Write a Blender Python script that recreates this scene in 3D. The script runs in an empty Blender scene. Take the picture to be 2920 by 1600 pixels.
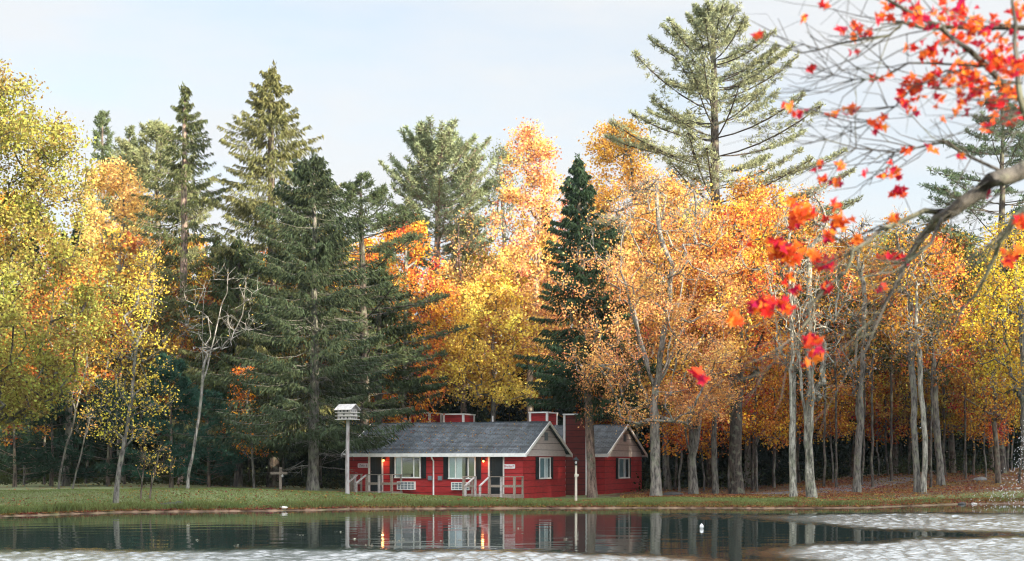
import bpy, math, random
import numpy as np
PI = math.pi
C = bpy.context.scene.collection
scene = bpy.context.scene
H = 2.2                      # eye height above the pond
FV = 3577.0; CX = 1288.0; HY = 1155.7   # 2576-wide survey units used to read the photograph
SRC = 1.1335                 # 2920-wide pixels per survey unit

# ------------------------------------------------------------------ helpers
def smooth(a, b, x):
    t = np.clip((x - a) / (b - a), 0, 1); return t * t * (3 - 2 * t)

def mesh_np(name, verts, faces, mat, smooth_shade=False, rnd=None):
    verts = np.asarray(verts, dtype=np.float32); faces = np.asarray(faces, dtype=np.int32)
    me = bpy.data.meshes.new(name)
    n, k = faces.shape
    me.vertices.add(len(verts)); me.vertices.foreach_set('co', verts.ravel())
    me.loops.add(n * k); me.loops.foreach_set('vertex_index', faces.ravel())
    me.polygons.add(n); me.polygons.foreach_set('loop_start', np.arange(0, n * k, k, dtype=np.int32))
    me.polygons.foreach_set('loop_total', np.full(n, k, dtype=np.int32))
    if smooth_shade: me.polygons.foreach_set('use_smooth', np.ones(n, dtype=bool))
    me.update(calc_edges=True)
    if rnd is not None:
        a = me.attributes.new('rnd', 'FLOAT', 'FACE'); a.data.foreach_set('value', rnd.astype(np.float32))
    if mat: me.materials.append(mat)
    return me

def link(name, me, parent=None, color=None):
    o = bpy.data.objects.new(name, me); C.objects.link(o)
    if parent is not None: o.parent = parent
    if color is not None: o.color = (*color, 1)
    return o

def tag(o, label=None, cat=None, group=None, kind=None):
    if label: o['label'] = label
    if cat: o['category'] = cat
    if group: o['group'] = group
    if kind: o['kind'] = kind
    return o

def empty(name, loc, label, cat, group=None, rz=0):
    o = bpy.data.objects.new(name, None); C.objects.link(o)
    o.location = loc; o.rotation_euler = (0, 0, rz); o.empty_display_size = .3
    return tag(o, label, cat, group)

class MB:
    def __init__(s): s.v = []; s.f = []; s.sm = []
    def add(s, vs, fs, sm=False):
        b = len(s.v); s.v += [tuple(p) for p in vs]
        for f in fs: s.f.append([b + i for i in f]); s.sm.append(sm)
        return s
    def box(s, x0, x1, y0, y1, z0, z1):
        return s.add([(x0,y0,z0),(x1,y0,z0),(x1,y1,z0),(x0,y1,z0),(x0,y0,z1),(x1,y0,z1),(x1,y1,z1),(x0,y1,z1)],
                     [(0,3,2,1),(4,5,6,7),(0,1,5,4),(1,2,6,5),(2,3,7,6),(3,0,4,7)])
    def bar(s, a, b, w, t=None, up=(0,0,1)):
        a = np.array(a, float); b = np.array(b, float); d = b - a; d /= np.linalg.norm(d)
        u = np.array(up, float); x = np.cross(d, u)
        if np.linalg.norm(x) < 1e-4: x = np.cross(d, (0,1,0))
        x /= np.linalg.norm(x); y = np.cross(x, d); t = t or w
        P = []
        for p in (a, b):
            for i, j in ((-1,-1),(1,-1),(1,1),(-1,1)): P.append(p + x*w/2*i + y*t/2*j)
        return s.add(P, [(0,3,2,1),(4,5,6,7),(0,1,5,4),(1,2,6,5),(2,3,7,6),(3,0,4,7)])
    def lathe(s, prof, cx=0, cy=0, n=12, sm=True):
        P = [(cx+r*math.cos(2*PI*i/n), cy+r*math.sin(2*PI*i/n), z) for r, z in prof for i in range(n)]
        F = [(k*n+i, k*n+(i+1) % n, (k+1)*n+(i+1) % n, (k+1)*n+i) for k in range(len(prof)-1) for i in range(n)]
        s.add(P, F, sm)
        b = [i for i in range(n)]; s.add(P[:n], [b[::-1]]); s.add(P[-n:], [b])
        return s
    def tube(s, pts, rs, n=8):
        pts = [np.array(p, float) for p in pts]; P = []
        for k, p in enumerate(pts):
            d = pts[min(k+1, len(pts)-1)] - pts[max(k-1, 0)]; d /= np.linalg.norm(d)
            x = np.cross(d, (0,1,0) if abs(d[1]) < .9 else (1,0,0)); x /= np.linalg.norm(x); y = np.cross(d, x)
            for i in range(n): P.append(p + rs[k]*(x*math.cos(2*PI*i/n) + y*math.sin(2*PI*i/n)))
        F = [(k*n+i, k*n+(i+1) % n, (k+1)*n+(i+1) % n, (k+1)*n+i) for k in range(len(pts)-1) for i in range(n)]
        s.add(P, F, True); s.add(P[-n:], [list(range(n))])
        return s
    def build(s, name, mat, parent=None, color=None):
        me = bpy.data.meshes.new(name); me.from_pydata([tuple(map(float, p)) for p in s.v], [], s.f); me.update()
        me.polygons.foreach_set('use_smooth', s.sm); me.materials.append(mat)
        return link(name, me, parent, color)

# ------------------------------------------------------------------ node helpers and materials
def newmat(name):
    m = bpy.data.materials.new(name); m.use_nodes = True
    nt = m.node_tree; nt.nodes.clear()
    out = nt.nodes.new('ShaderNodeOutputMaterial'); return m, nt, out
def N(nt, t, **kw):
    n = nt.nodes.new('ShaderNode' + t)
    for k, v in kw.items():
        if k in n.inputs: n.inputs[k].default_value = v
        else: setattr(n, k, v)
    return n
def L(nt, a, b): nt.links.new(a, b)
def ramp(nt, fac, stops):
    r = nt.nodes.new('ShaderNodeValToRGB'); e = r.color_ramp.elements
    while len(e) > 1: e.remove(e[-1])
    e[0].position = stops[0][0]; e[0].color = (*stops[0][1], 1)
    for p, c in stops[1:]:
        q = e.new(p); q.color = (*c, 1)
    L(nt, fac, r.inputs[0]); return r.outputs[0]
def math_(nt, op, a, b=None, c=None):
    n = nt.nodes.new('ShaderNodeMath'); n.operation = op
    for i, x in enumerate((a, b, c)):
        if x is None: continue
        if isinstance(x, (int, float)): n.inputs[i].default_value = x
        else: L(nt, x, n.inputs[i])
    return n.outputs[0]
def mixc(nt, fac, a, b, mode='MIX'):
    n = nt.nodes.new('ShaderNodeMix'); n.data_type = 'RGBA'; n.blend_type = mode
    for i, x in ((0, fac), (6, a), (7, b)):
        if isinstance(x, (int, float)): n.inputs[i].default_value = x
        elif isinstance(x, tuple): n.inputs[i].default_value = (*x, 1)
        else: L(nt, x, n.inputs[i])
    return n.outputs[2]

def simple(name, col, rough=.7, var=.15, scale=6, bump=.0, metal=0, stretch=(1,1,1), second=None):
    m, nt, out = newmat(name)
    tc = N(nt, 'TexCoord'); mp = N(nt, 'Mapping'); mp.inputs['Scale'].default_value = stretch
    L(nt, tc.outputs['Object'], mp.inputs[0])
    nz = N(nt, 'TexNoise', Scale=scale, Detail=6.0, Roughness=.65); L(nt, mp.outputs[0], nz.inputs['Vector'])
    c2 = second or tuple(c * (1 - var * 2.2) for c in col)
    c3 = tuple(min(1, c * (1 + var)) for c in col)
    cc = ramp(nt, nz.outputs[0], [(.3, c2), (.52, col), (.75, c3)])
    p = N(nt, 'BsdfPrincipled', Roughness=rough, Metallic=metal); L(nt, cc, p.inputs['Base Color'])
    if bump:
        b = N(nt, 'Bump', Strength=bump, Distance=.02); L(nt, nz.outputs[0], b.inputs['Height']); L(nt, b.outputs[0], p.inputs['Normal'])
    L(nt, p.outputs[0], out.inputs[0]); return m

def leafmat(name, hue_r=.03, hue_n=.04, val=.5, trans=.4, blotch=.35):
    m, nt, out = newmat(name)
    oi = N(nt, 'ObjectInfo'); at = N(nt, 'Attribute', attribute_name='rnd')
    tc = N(nt, 'TexCoord'); off = N(nt, 'VectorMath'); off.operation = 'ADD'
    sc = N(nt, 'VectorMath'); sc.operation = 'SCALE'; sc.inputs['Scale'].default_value = 40
    L(nt, oi.outputs['Random'], sc.inputs[0]); L(nt, tc.outputs['Object'], off.inputs[0]); L(nt, sc.outputs[0], off.inputs[1])
    nz = N(nt, 'TexNoise', Scale=blotch, Detail=2.0); L(nt, off.outputs[0], nz.inputs['Vector'])
    r = at.outputs['Fac']
    h = math_(nt, 'ADD', math_(nt, 'MULTIPLY_ADD', r, hue_r, .5 - hue_r / 2), math_(nt, 'MULTIPLY_ADD', nz.outputs[0], hue_n * 2, -hue_n))
    v = math_(nt, 'MULTIPLY_ADD', r, val * 1.2, 1 - val * .6)
    hs = N(nt, 'HueSaturation'); L(nt, h, hs.inputs['Hue']); L(nt, v, hs.inputs['Value']); L(nt, oi.outputs['Color'], hs.inputs['Color'])
    d = N(nt, 'BsdfDiffuse'); t = N(nt, 'BsdfTranslucent'); L(nt, hs.outputs[0], d.inputs[0]); L(nt, hs.outputs[0], t.inputs[0])
    mx = N(nt, 'MixShader'); mx.inputs[0].default_value = trans
    L(nt, d.outputs[0], mx.inputs[1]); L(nt, t.outputs[0], mx.inputs[2]); L(nt, mx.outputs[0], out.inputs[0]); return m

def barkmat(name):
    m, nt, out = newmat(name)
    oi = N(nt, 'ObjectInfo'); tc = N(nt, 'TexCoord'); mp = N(nt, 'Mapping'); mp.inputs['Scale'].default_value = (9, 9, 2.2)
    L(nt, tc.outputs['Object'], mp.inputs[0])
    nz = N(nt, 'TexNoise', Scale=1.0, Detail=7.0, Roughness=.7); L(nt, mp.outputs[0], nz.inputs['Vector'])
    n2 = N(nt, 'TexNoise', Scale=3.0, Detail=4.0); L(nt, tc.outputs['Object'], n2.inputs['Vector'])
    g = ramp(nt, nz.outputs[0], [(.40, (.22,.21,.21)), (.53, (1,1,1)), (.64, (1.55,1.55,1.5))])
    c = mixc(nt, 1.0, oi.outputs['Color'], g, 'MULTIPLY')
    lich = ramp(nt, n2.outputs[0], [(.52, (0,0,0)), (.62, (.5,.5,.5))])
    c = mixc(nt, lich, c, (.20, .22, .15))
    p = N(nt, 'BsdfPrincipled', Roughness=.9); L(nt, c, p.inputs['Base Color'])
    b = N(nt, 'Bump', Strength=.9, Distance=.03); L(nt, nz.outputs[0], b.inputs['Height']); L(nt, b.outputs[0], p.inputs['Normal'])
    L(nt, p.outputs[0], out.inputs[0]); return m

LEAF = leafmat('broad_leaf', .05, .05, .7, .4, .4)
LEAFMIX = leafmat('mixed_leaf', .08, .10, .8, .4, .55)
NEEDLE = leafmat('needle', .03, .03, .8, .2, .6)
REDLEAF = leafmat('red_maple_leaf', .075, .02, .8, .5, 2.0)
BARK = barkmat('bark')

# ------------------------------------------------------------------ ground shape
tv  = np.array([-900,   0, 309, 485, 620, 776, 882,1094,1323,1446,1630,1900,2160,2430,2576,3400.])
tsh = np.array([1303,1300,1289,1287,1286,1284,1281,1280,1279,1279,1278,1279,1278,1268,1267,1266.])
tDc = np.array([  64,  64,  65,  66,  66,  66,  67,  68,68.5,  69,68.5,68.5,  73,  76,  76,  76.])
tyc = np.array([1236,1236,1233,1230,1232,1238,1242,1250,1257,1259,1253,1254,1247,1232,1226,1220.])
t90 = np.array([  .8,  .8,  .8,  .7,  .6,  .5,  .4, .30, .25, .22, .30, .45, 1.1,1.45,1.55, 1.7])
tDs = H * FV / (tsh - HY); tzc = H - (tyc - HY) * tDc / FV
def shore(v): return np.interp(v, tv, tDs) + .10*np.sin(v*.045) + .08*np.sin(v*.13+1) + .05*np.sin(v*.31+2)
def ground_z(x, y):
    x = np.asarray(x, float); y = np.asarray(y, float)
    yy = np.maximum(y, 30.0); v = np.clip(CX + FV * x / yy, -900, 3400)
    Ds = shore(v)
    Dc = np.interp(v, tv, tDc); zc = np.interp(v, tv, tzc); z9 = np.interp(v, tv, t90)
    # bank: a small lip at the water, then an easy rise to the crest
    b = .03 + .15 * smooth(0.0, .7, y - Ds)
    rise = b + (zc - .18) * smooth(0, 1, (y - Ds) / np.maximum(Dc - Ds, 1)) ** .9
    back = zc + (z9 - zc) * smooth(0, 1, (y - Dc) / (90 - Dc))
    far = z9 + (2.6 - z9) * smooth(90, 150, y) + .02 * np.maximum(y - 150, 0)
    z = np.where(y < Dc, rise, np.where(y < 90, back, far))
    under = -.7 * smooth(0, 4, Ds - y) - .02
    z = np.where(y < Ds, under, z)
    near = .55 * smooth(13, 7, y) - .7 * smooth(12, 16, y)
    z = np.where(y < 20, near, z)
    side = smooth(44, 52, np.abs(x)) * .7
    z = np.where((y < Ds) | (y < 20), np.maximum(z, np.where(side > 0, side - .05 * (side < .1), -9)), z)
    z = z + .025 * np.sin(x * 1.7 + y * .6) * np.sin(y * 1.3 - x * .4) * (z > .1)
    return z
def gz(x, y): return float(ground_z(x, y))
def WX(v, D): return (v - CX) / FV * D
def WZ(vy, D): return H + (HY - vy) / FV * D

def axis(parts):
    out = []
    for a, b, s in parts: out.append(np.arange(a, b, s))
    out.append([parts[-1][1]]); return np.concatenate(out)
def grid_mesh(xs, ys, zf):
    X, Y = np.meshgrid(xs, ys); Z = zf(X, Y)
    V = np.stack([X, Y, Z], -1).reshape(-1, 3); nx, ny = len(xs), len(ys)
    i = np.arange(ny - 1)[:, None] * nx + np.arange(nx - 1)[None, :]
    F = np.stack([i, i + 1, i + nx + 1, i + nx], -1).reshape(-1, 4); return V, F, X, Y
def vattr(me, name, arr):
    a = me.attributes.new(name, 'FLOAT', 'POINT'); a.data.foreach_set('value', np.asarray(arr, np.float32).ravel())

xs = axis([(-700,-120,60),(-120,-40,5),(-40,40,.4),(40,120,5),(120,700,60)])
ys = axis([(-300,-30,30),(-30,4,4),(4,18,1),(18,50,4),(50,71,.13),(71,75,.25),(75,100,.8),(100,160,4),(160,900,60)])
V, F, X, Y = grid_mesh(xs, ys, ground_z)

def groundmat():
    m, nt, out = newmat('ground')
    tc = N(nt, 'TexCoord'); o = tc.outputs['Object']
    n1 = N(nt, 'TexNoise', Scale=.5, Detail=6.0, Roughness=.65); n2 = N(nt, 'TexNoise', Scale=7.0, Detail=6.0, Roughness=.75)
    n3 = N(nt, 'TexVoronoi', Scale=9.0)
    for n in (n1, n2, n3): L(nt, o, n.inputs['Vector'])
    grass = ramp(nt, n2.outputs[0], [(.3, (.08,.11,.04)), (.5, (.16,.20,.08)), (.7, (.24,.27,.13))])
    grass = mixc(nt, ramp(nt, n1.outputs[0], [(.4, (0,0,0)), (.65, (.55,.55,.55))]), grass, (.14,.13,.05))
    lit = ramp(nt, n3.outputs['Color'], [(.1, (.04,.026,.016)), (.4, (.12,.062,.032)), (.7, (.20,.095,.04)), (1, (.26,.17,.07))])
    lit = mixc(nt, ramp(nt, n2.outputs[0], [(.4, (.0,.0,.0)), (.6, (.8,.8,.8))]), lit, (.045,.04,.025))
    la = N(nt, 'Attribute', attribute_name='litter')
    lf = math_(nt, 'ADD', la.outputs['Fac'], math_(nt, 'MULTIPLY_ADD', n1.outputs[0], 1.2, -.6))
    lf = ramp(nt, lf, [(.42, (0,0,0)), (.58, (1,1,1))])
    c = mixc(nt, lf, grass, lit)
    ma = N(nt, 'Attribute', attribute_name='mud'); c = mixc(nt, ma.outputs['Fac'], c, (.27,.16,.11))
    p = N(nt, 'BsdfPrincipled', Roughness=.95); L(nt, c, p.inputs['Base Color'])
    b = N(nt, 'Bump', Strength=.8, Distance=.08); L(nt, n2.outputs[0], b.inputs['Height']); L(nt, b.outputs[0], p.inputs['Normal'])
    L(nt, p.outputs[0], out.inputs[0]); return m
me = mesh_np('ground', V, F, groundmat(), True)
VV = np.clip(CX + FV * X / np.maximum(Y, 30), -900, 3400)
Dss = shore(VV)
lit = np.clip(smooth(1960, 2200, VV) * smooth(2.0, 5, Y - Dss) + smooth(0, 5, Y - np.interp(VV, tv, tDc)) * .9 * (.45 + .55*smooth(1500, 1650, VV))
              + smooth(1620, 1700, VV) * smooth(5, 6.5, Y - Dss) * .8, 0, 1)
vattr(me, 'litter', lit); vattr(me, 'mud', smooth(.34, .12, np.abs(Y - Dss - .1)) * .9)
ground = tag(link('ground', me), 'grassy bank and wooded ground round the pond', kind='structure')

# gravel road sheet behind the right-hand trees
rd = [(1890,73.6),(1960,75),(2050,77),(2150,80),(2250,84),(2330,89),(2400,97)]
RP = np.array([(WX(v, D), D) for v, D in rd]); T = np.linspace(0, len(RP)-1, 80)
RC = np.stack([np.interp(T, range(len(RP)), RP[:, k]) for k in (0, 1)], -1)
for _ in range(30): RC[1:-1] = (RC[:-2] + RC[2:] + 2*RC[1:-1]) / 4
dr = np.gradient(RC, axis=0); dr /= np.linalg.norm(dr, axis=1)[:, None]; nr = np.stack([-dr[:, 1], dr[:, 0]], -1)
rows = []
for w in np.linspace(-1.35, 1.35, 9):
    P = RC + nr * w; rows.append(np.column_stack([P, ground_z(P[:, 0], P[:, 1]) + (.05 if abs(w) < 1.2 else -.03)]))
RV = np.concatenate(rows); n = 80
RF = [(k*n+i, k*n+i+1, (k+1)*n+i+1, (k+1)*n+i) for k in range(8) for i in range(n-1)]
gravel = simple('gravel', (.13,.125,.135), .95, .3, 14, .5)
tag(link('road', mesh_np('road', RV, RF, gravel, True)), 'grey gravel track curving between the trees', kind='structure')

# ------------------------------------------------------------------ water
def watermat():
    m, nt, out = newmat('water')
    tc = N(nt, 'TexCoord'); a = N(nt, 'Attribute', attribute_name='ripple'); k = a.outputs['Fac']
    mp = N(nt, 'Mapping'); mp.inputs['Scale'].default_value = (1.0, 1.6, 1); L(nt, tc.outputs['Object'], mp.inputs[0])
    n0 = N(nt, 'TexNoise', Scale=.9, Detail=3.0); L(nt, mp.outputs[0], n0.inputs['Vector'])
    n1 = N(nt, 'TexNoise', Scale=2.2, Detail=5.0, Roughness=.6); L(nt, mp.outputs[0], n1.inputs['Vector'])
    n2 = N(nt, 'TexNoise', Scale=9.0, Detail=4.0, Roughness=.7); L(nt, mp.outputs[0], n2.inputs['Vector'])
    # patch edge broken up by the wavelets themselves
    kk = ramp(nt, math_(nt, 'ADD', k, math_(nt, 'MULTIPLY_ADD', n2.outputs[0], .8, -.4)), [(.2, (0,0,0)), (.8, (1,1,1))])
    p = N(nt, 'BsdfPrincipled', IOR=1.33); p.inputs['Base Color'].default_value = (.022,.036,.032,1)
    p.inputs['Specular IOR Level'].default_value = .7
    calm = N(nt, 'Bump', Strength=.05, Distance=.02); L(nt, n0.outputs[0], calm.inputs['Height'])
    rip = N(nt, 'Bump', Distance=.012); L(nt, n2.outputs[0], rip.inputs['Height']); L(nt, calm.outputs[0], rip.inputs['Normal'])
    L(nt, math_(nt, 'MULTIPLY', kk, 1.0), rip.inputs['Strength'])
    L(nt, rip.outputs[0], p.inputs['Normal'])
    L(nt, math_(nt, 'MULTIPLY_ADD', kk, .20, .05), p.inputs['Roughness']); L(nt, math_(nt, 'MULTIPLY_ADD', kk, 2.1, 1.36), p.inputs['IOR'])
    L(nt, p.outputs[0], out.inputs[0]); return m
wx = axis([(-60,-21,2),(-21,26,.11),(26,60,2)]); wy = axis([(8,28,2),(28,60,.10),(60,74,.4)])

def patch(X, Y):
    v = CX + FV * X / Y; yv = HY + H * FV / Y
    wob = 3*np.sin(v*.011) + 1.6*np.sin(v*.027+2)
    # near band, left and centre
    e1 = np.interp(v, [-900,0,900,1300,1600,1850,2000], [1382,1383,1379,1385,1392,1402,1420])
    a = smooth(-7, 16, yv - e1 + .7*wob) * smooth(1900, 1600, v)
    # right lower band
    top = np.interp(v, [1850,2050,2300,2576,3000], [1385,1368,1357,1352,1350]); bot = np.interp(v, [1850,2050,2200,2576], [1396,1410,1425,1440])
    b = smooth(-9, 14, yv - top + wob) * smooth(12, -12, yv - bot + wob) * smooth(1780, 2150, v)
    # right upper band
    top = np.interp(v, [1560,1700,2000,2300,2576,3000], [1291,1291,1292,1289,1291,1292]); bot = np.interp(v, [1560,1700,2000,2300,2576,3000], [1292,1300,1313,1333,1341,1344])
    c = smooth(-2, 8, yv - top) * smooth(10, -9, yv - bot + wob*.6) * (.45 + .55*smooth(1800, 2250, v)) * smooth(1540,1700,v)
    return np.clip(a + b + c, 0, 1)
def waves(X, Y):
    rw = np.random.default_rng(77); k_ = patch(X, Y); z = X*0; zc = X*0
    for q in range(70):
        lam = .20 + .36*rw.random()**1.2; a = rw.normal(0, .8); kx, ky = 2*PI/lam*math.sin(a), 2*PI/lam*math.cos(a)
        z = z + lam * .0120 * np.sin(kx*X + ky*Y + rw.uniform(0, 6.28))
    for q in range(10):
        lam = rw.uniform(.6, 2.2); a = rw.normal(0, .6); kx, ky = 2*PI/lam*math.sin(a), 2*PI/lam*math.cos(a)
        zc = zc + lam * .00028 * np.sin(kx*X + ky*Y + rw.uniform(0, 6.28))
    inner = smooth(-21, -19, X) * smooth(26, 24, X) * smooth(28, 29, Y) * smooth(60, 59, Y)
    return (z * k_ * .80 * (1 + .12*np.sin(X*.5+1+Y*.8)*np.sin(X*.21-Y*.5)) + zc) * inner
V, F, X, Y = grid_mesh(wx, wy, waves)
me = mesh_np('pond', V, F, watermat(), True); vattr(me, 'ripple', patch(X, Y))
tag(link('water', me), 'still dark pond with wind-ruffled silver patches', kind='structure')

# ------------------------------------------------------------------ trees
class Skel:
    def __init__(s): s.p = []; s.par = []; s.minr = []
    def path(s, pts, parent=-1, r=0):
        ids = []
        for q in pts:
            s.p.append(np.array(q, float)); s.par.append(parent); s.minr.append(r); parent = len(s.p) - 1; ids.append(parent)
        return ids
    def attach(s, t, rng, step=.6, wob=.06, up=.35, lo=0, hang=.0, maxlen=99):
        P = np.array(s.p); d = np.linalg.norm(P - t, axis=1); hz = np.hypot(P[:,0]-t[0], P[:,1]-t[1])
        cost = d + up * 2 * np.maximum(0, P[:,2] - (t[2] - up * hz)); cost[:lo] += 50
        i = int(np.argmin(cost)); a = P[i]; ln = d[i]
        if ln < .05: return i
        k = max(1, int(ln / step)); mid = (a + t) / 2 + np.array([0, 0, (-.10 + hang) * ln]) + rng.normal(0, wob * ln, 3)
        q = []
        for j in range(1, k + 1):
            u = j / k; q.append((1-u)**2 * a + 2*u*(1-u) * mid + u*u * t + (rng.normal(0, wob * step * .6, 3) if j < k else 0))
        return s.path(q, i)[-1]
    def radii(s, tip=.01, e=2.3, base=None, floor=.006):
        n = len(s.p); acc = np.zeros(n)
        for i in range(n - 1, -1, -1):
            if acc[i] == 0: acc[i] = tip ** e
            if s.par[i] >= 0: acc[s.par[i]] += acc[i]
        r = acc ** (1 / e)
        if base: r = tip + (r - tip) * (base - tip) / max(1e-6, (r.max() - tip))
        s.r = np.maximum(np.maximum(r, floor), np.array(s.minr)); return s.r
    def mesh(s, name, flare=0.0):
        P = np.array(s.p); par = np.array(s.par); r = s.r.copy(); n = len(P)
        if flare: r = r * (1 + flare * np.exp(-np.maximum(P[:,2], 0) / .45) * (r > .5 * r[0]))
        d = np.zeros((n, 3)); e = np.where(par >= 0)[0]; d[e] = P[e] - P[par[e]]
        best = {}
        for i in e:
            q = par[i]
            if q not in best or r[i] > r[best[q]]: best[q] = i
        for i in np.where(par < 0)[0]: d[i] = d[best[i]] if i in best else (0, 0, 1)
        d /= np.maximum(np.linalg.norm(d, axis=1), 1e-9)[:, None]
        dd = d.copy()
        for q, i in best.items(): dd[q] = d[q] + d[i]
        dd /= np.maximum(np.linalg.norm(dd, axis=1), 1e-9)[:, None]
        prim = np.array([best.get(par[i], -1) == i and r[i] > .45 * r[par[i]] for i in e])
        sp = P[par[e]]; sr = np.where(prim, r[par[e]], np.minimum(r[e] * 1.25, r[par[e]])); sd = np.where(prim[:, None], dd[par[e]], d[e])
        ep, er, ed = P[e], r[e], dd[e]
        Vs, Fs, b = [], [], 0
        for lo, hi, ns in ((0, .03, 3), (.03, .09, 5), (.09, 9, 10)):
            m = (er >= lo) & (er < hi)
            if not m.any(): continue
            def ring(p, rr, dr):
                ref = np.where(np.abs(dr[:, :1]) < .8, np.array([[1., 0, 0]]), np.array([[0, 1., 0]]))
                x = np.cross(dr, ref); x /= np.linalg.norm(x, axis=1)[:, None]; y = np.cross(dr, x)
                a = np.arange(ns) * 2 * PI / ns
                return p[:, None] + rr[:, None, None] * (x[:, None] * np.cos(a)[None, :, None] + y[:, None] * np.sin(a)[None, :, None])
            R = np.concatenate([ring(sp[m], sr[m], sd[m]), ring(ep[m], er[m], ed[m])], 1); k = len(R)
            i = np.arange(ns); base = b + np.arange(k)[:, None] * 2 * ns
            f = np.stack([base + i, base + (i + 1) % ns, base + ns + (i + 1) % ns, base + ns + i], -1).reshape(-1, 4)
            Vs.append(R.reshape(-1, 3)); Fs.append(f); b += k * 2 * ns
        return mesh_np(name, np.concatenate(Vs), np.concatenate(Fs), BARK, True)

def quads(cen, dirv, wid, length, width):
    """leaf-shaped quads; wid = rough sideways vector"""
    dirv = dirv / np.maximum(np.linalg.norm(dirv, axis=1), 1e-9)[:, None]
    w = wid - dirv * np.sum(wid * dirv, 1)[:, None]; w /= np.maximum(np.linalg.norm(w, axis=1), 1e-9)[:, None]
    a = cen - dirv * length[:, None] / 2; c = cen + dirv * length[:, None] / 2
    m = cen - dirv * length[:, None] * .08
    b = m + w * width[:, None] / 2; d = m - w * width[:, None] / 2
    Vv = np.stack([a, b, c, d], 1).reshape(-1, 3); k = len(cen)
    return Vv, np.arange(k * 4).reshape(-1, 4)

def leaf_mesh(name, cen, rng, size, mat, upb=.5):
    k = len(cen); nrm = rng.normal(0, 1, (k, 3)) + np.array([0, 0, upb]); t = rng.normal(0, 1, (k, 3))
    t -= nrm * (np.sum(t * nrm, 1) / np.sum(nrm * nrm, 1))[:, None]
    ln = size * rng.uniform(.7, 1.35, k)
    Vv, Ff = quads(cen, t, np.cross(nrm, t), ln, ln * rng.uniform(.6, .85, k))
    return mesh_np(name, Vv, Ff, mat, False, rng.random(k))

def broadleaf(seed, Ht, R, zb, tr, n=170, leaves=14000, size=.15, shape='round', stems=1, fork=.3, lean=(0,0), clump=.5,
              mat=None, topbare=0.0, twig=4, keep=1.0, spread=.35, low=None):
    rng = np.random.default_rng(seed); s = Skel()
    top = zb + (Ht - zb) * .62; zf = Ht * fork if stems > 1 else top
    k = max(3, int(zf / .7)); wob = np.cumsum(rng.normal(0, .045, (k + 1, 2)), 0); wob -= wob[0]
    line = [(lean[0]*(zf*j/k/Ht)+wob[j,0], lean[1]*(zf*j/k/Ht)+wob[j,1], zf*j/k) for j in range(k + 1)]
    line[0] = (line[0][0], line[0][1], -.35)
    ids = s.path(line)
    if stems > 1:
        a0 = rng.uniform(0, 2*PI)
        for q in range(stems):
            ang = a0 + 2*PI*q/stems + rng.normal(0, .3); k2 = max(3, int((top - zf) / .7)); base = np.array(line[-1])
            pts = []
            for j in range(1, k2 + 1):
                u = j / k2; rr = R * spread * (u ** .8)
                pts.append(base + np.array([math.cos(ang)*rr + lean[0]*(top-zf)*u/Ht, math.sin(ang)*rr, (top - zf)*u*rng.uniform(.97,1.03)]) + rng.normal(0, .05, 3))
            s.path(pts, ids[-1])
    lo = int(len(ids) * max(0, min(.9, (zb - 1) / zf))) if stems == 1 else max(0, len(ids) - 3)
    ph = rng.uniform(0, 6.28, 6)
    T = []
    while len(T) < n:
        h = rng.random(); th = rng.uniform(0, 2*PI)
        if shape == 'round': pr = max(.05, math.sin(PI * min(1, (h * .93 + .07)) ** .8)) ** .6
        elif shape == 'vase': pr = (.25 + .75 * smooth(0, .55, h)) * (1 - smooth(.6, 1.05, h) * .8)
        elif shape == 'tall': pr = (1 - h) ** .55 * (.55 + .45 * smooth(0, .25, h)) + .04
        else: pr = 1 - .3*h
        lob = 1 + .22*math.sin(2*th+ph[0]+5*h) + .14*math.sin(3*th+ph[1]-7*h) + .1*math.sin(9*h+ph[2])
        rad = R * pr * lob * (.25 + .75 * math.sqrt(rng.random()))
        z = zb + (Ht - zb) * h
        T.append((rad*math.cos(th) + lean[0]*z/Ht, rad*math.sin(th) + lean[1]*z/Ht, z))
    T = np.array(T)
    axis_d = np.hypot(T[:,0]-lean[0]*T[:,2]/Ht, T[:,1]) + .15 * np.abs(T[:,2] - zb)
    T = T[np.argsort(axis_d)]
    tips = []
    for t in T:
        i = s.attach(t, rng, .55, .09, .45, lo)
        for _ in range(twig):
            dv = rng.normal(0, 1, 3) + np.array([0, 0, .5]); dv /= np.linalg.norm(dv); ln = rng.uniform(.35, .9) * clump * 1.6
            j = s.path([s.p[i] + dv*ln*.5 + rng.normal(0,.03,3), s.p[i] + dv*ln], i)
            tips.append((j[-1], j[0]))
    s.radii(.008, 2.2, tr)
    tm = s.mesh('trunk', .5)
    tp = np.array([s.p[a] for a, b in tips] + [s.p[b] for a, b in tips])
    hh = (tp[:, 2] - zb) / (Ht - zb)
    w = np.where(hh > 1 - topbare, .12, 1.0) * (rng.random(len(tp)) < keep) * rng.uniform(.3, 1.3, len(tp))
    idx = rng.choice(len(tp), leaves, p=w / w.sum())
    cen = tp[idx] + rng.normal(0, clump * .36, (leaves, 3)) * np.array([1, 1, .75])
    lm = leaf_mesh('crown', cen, rng, size, mat or LEAF)
    return tm, lm

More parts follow.
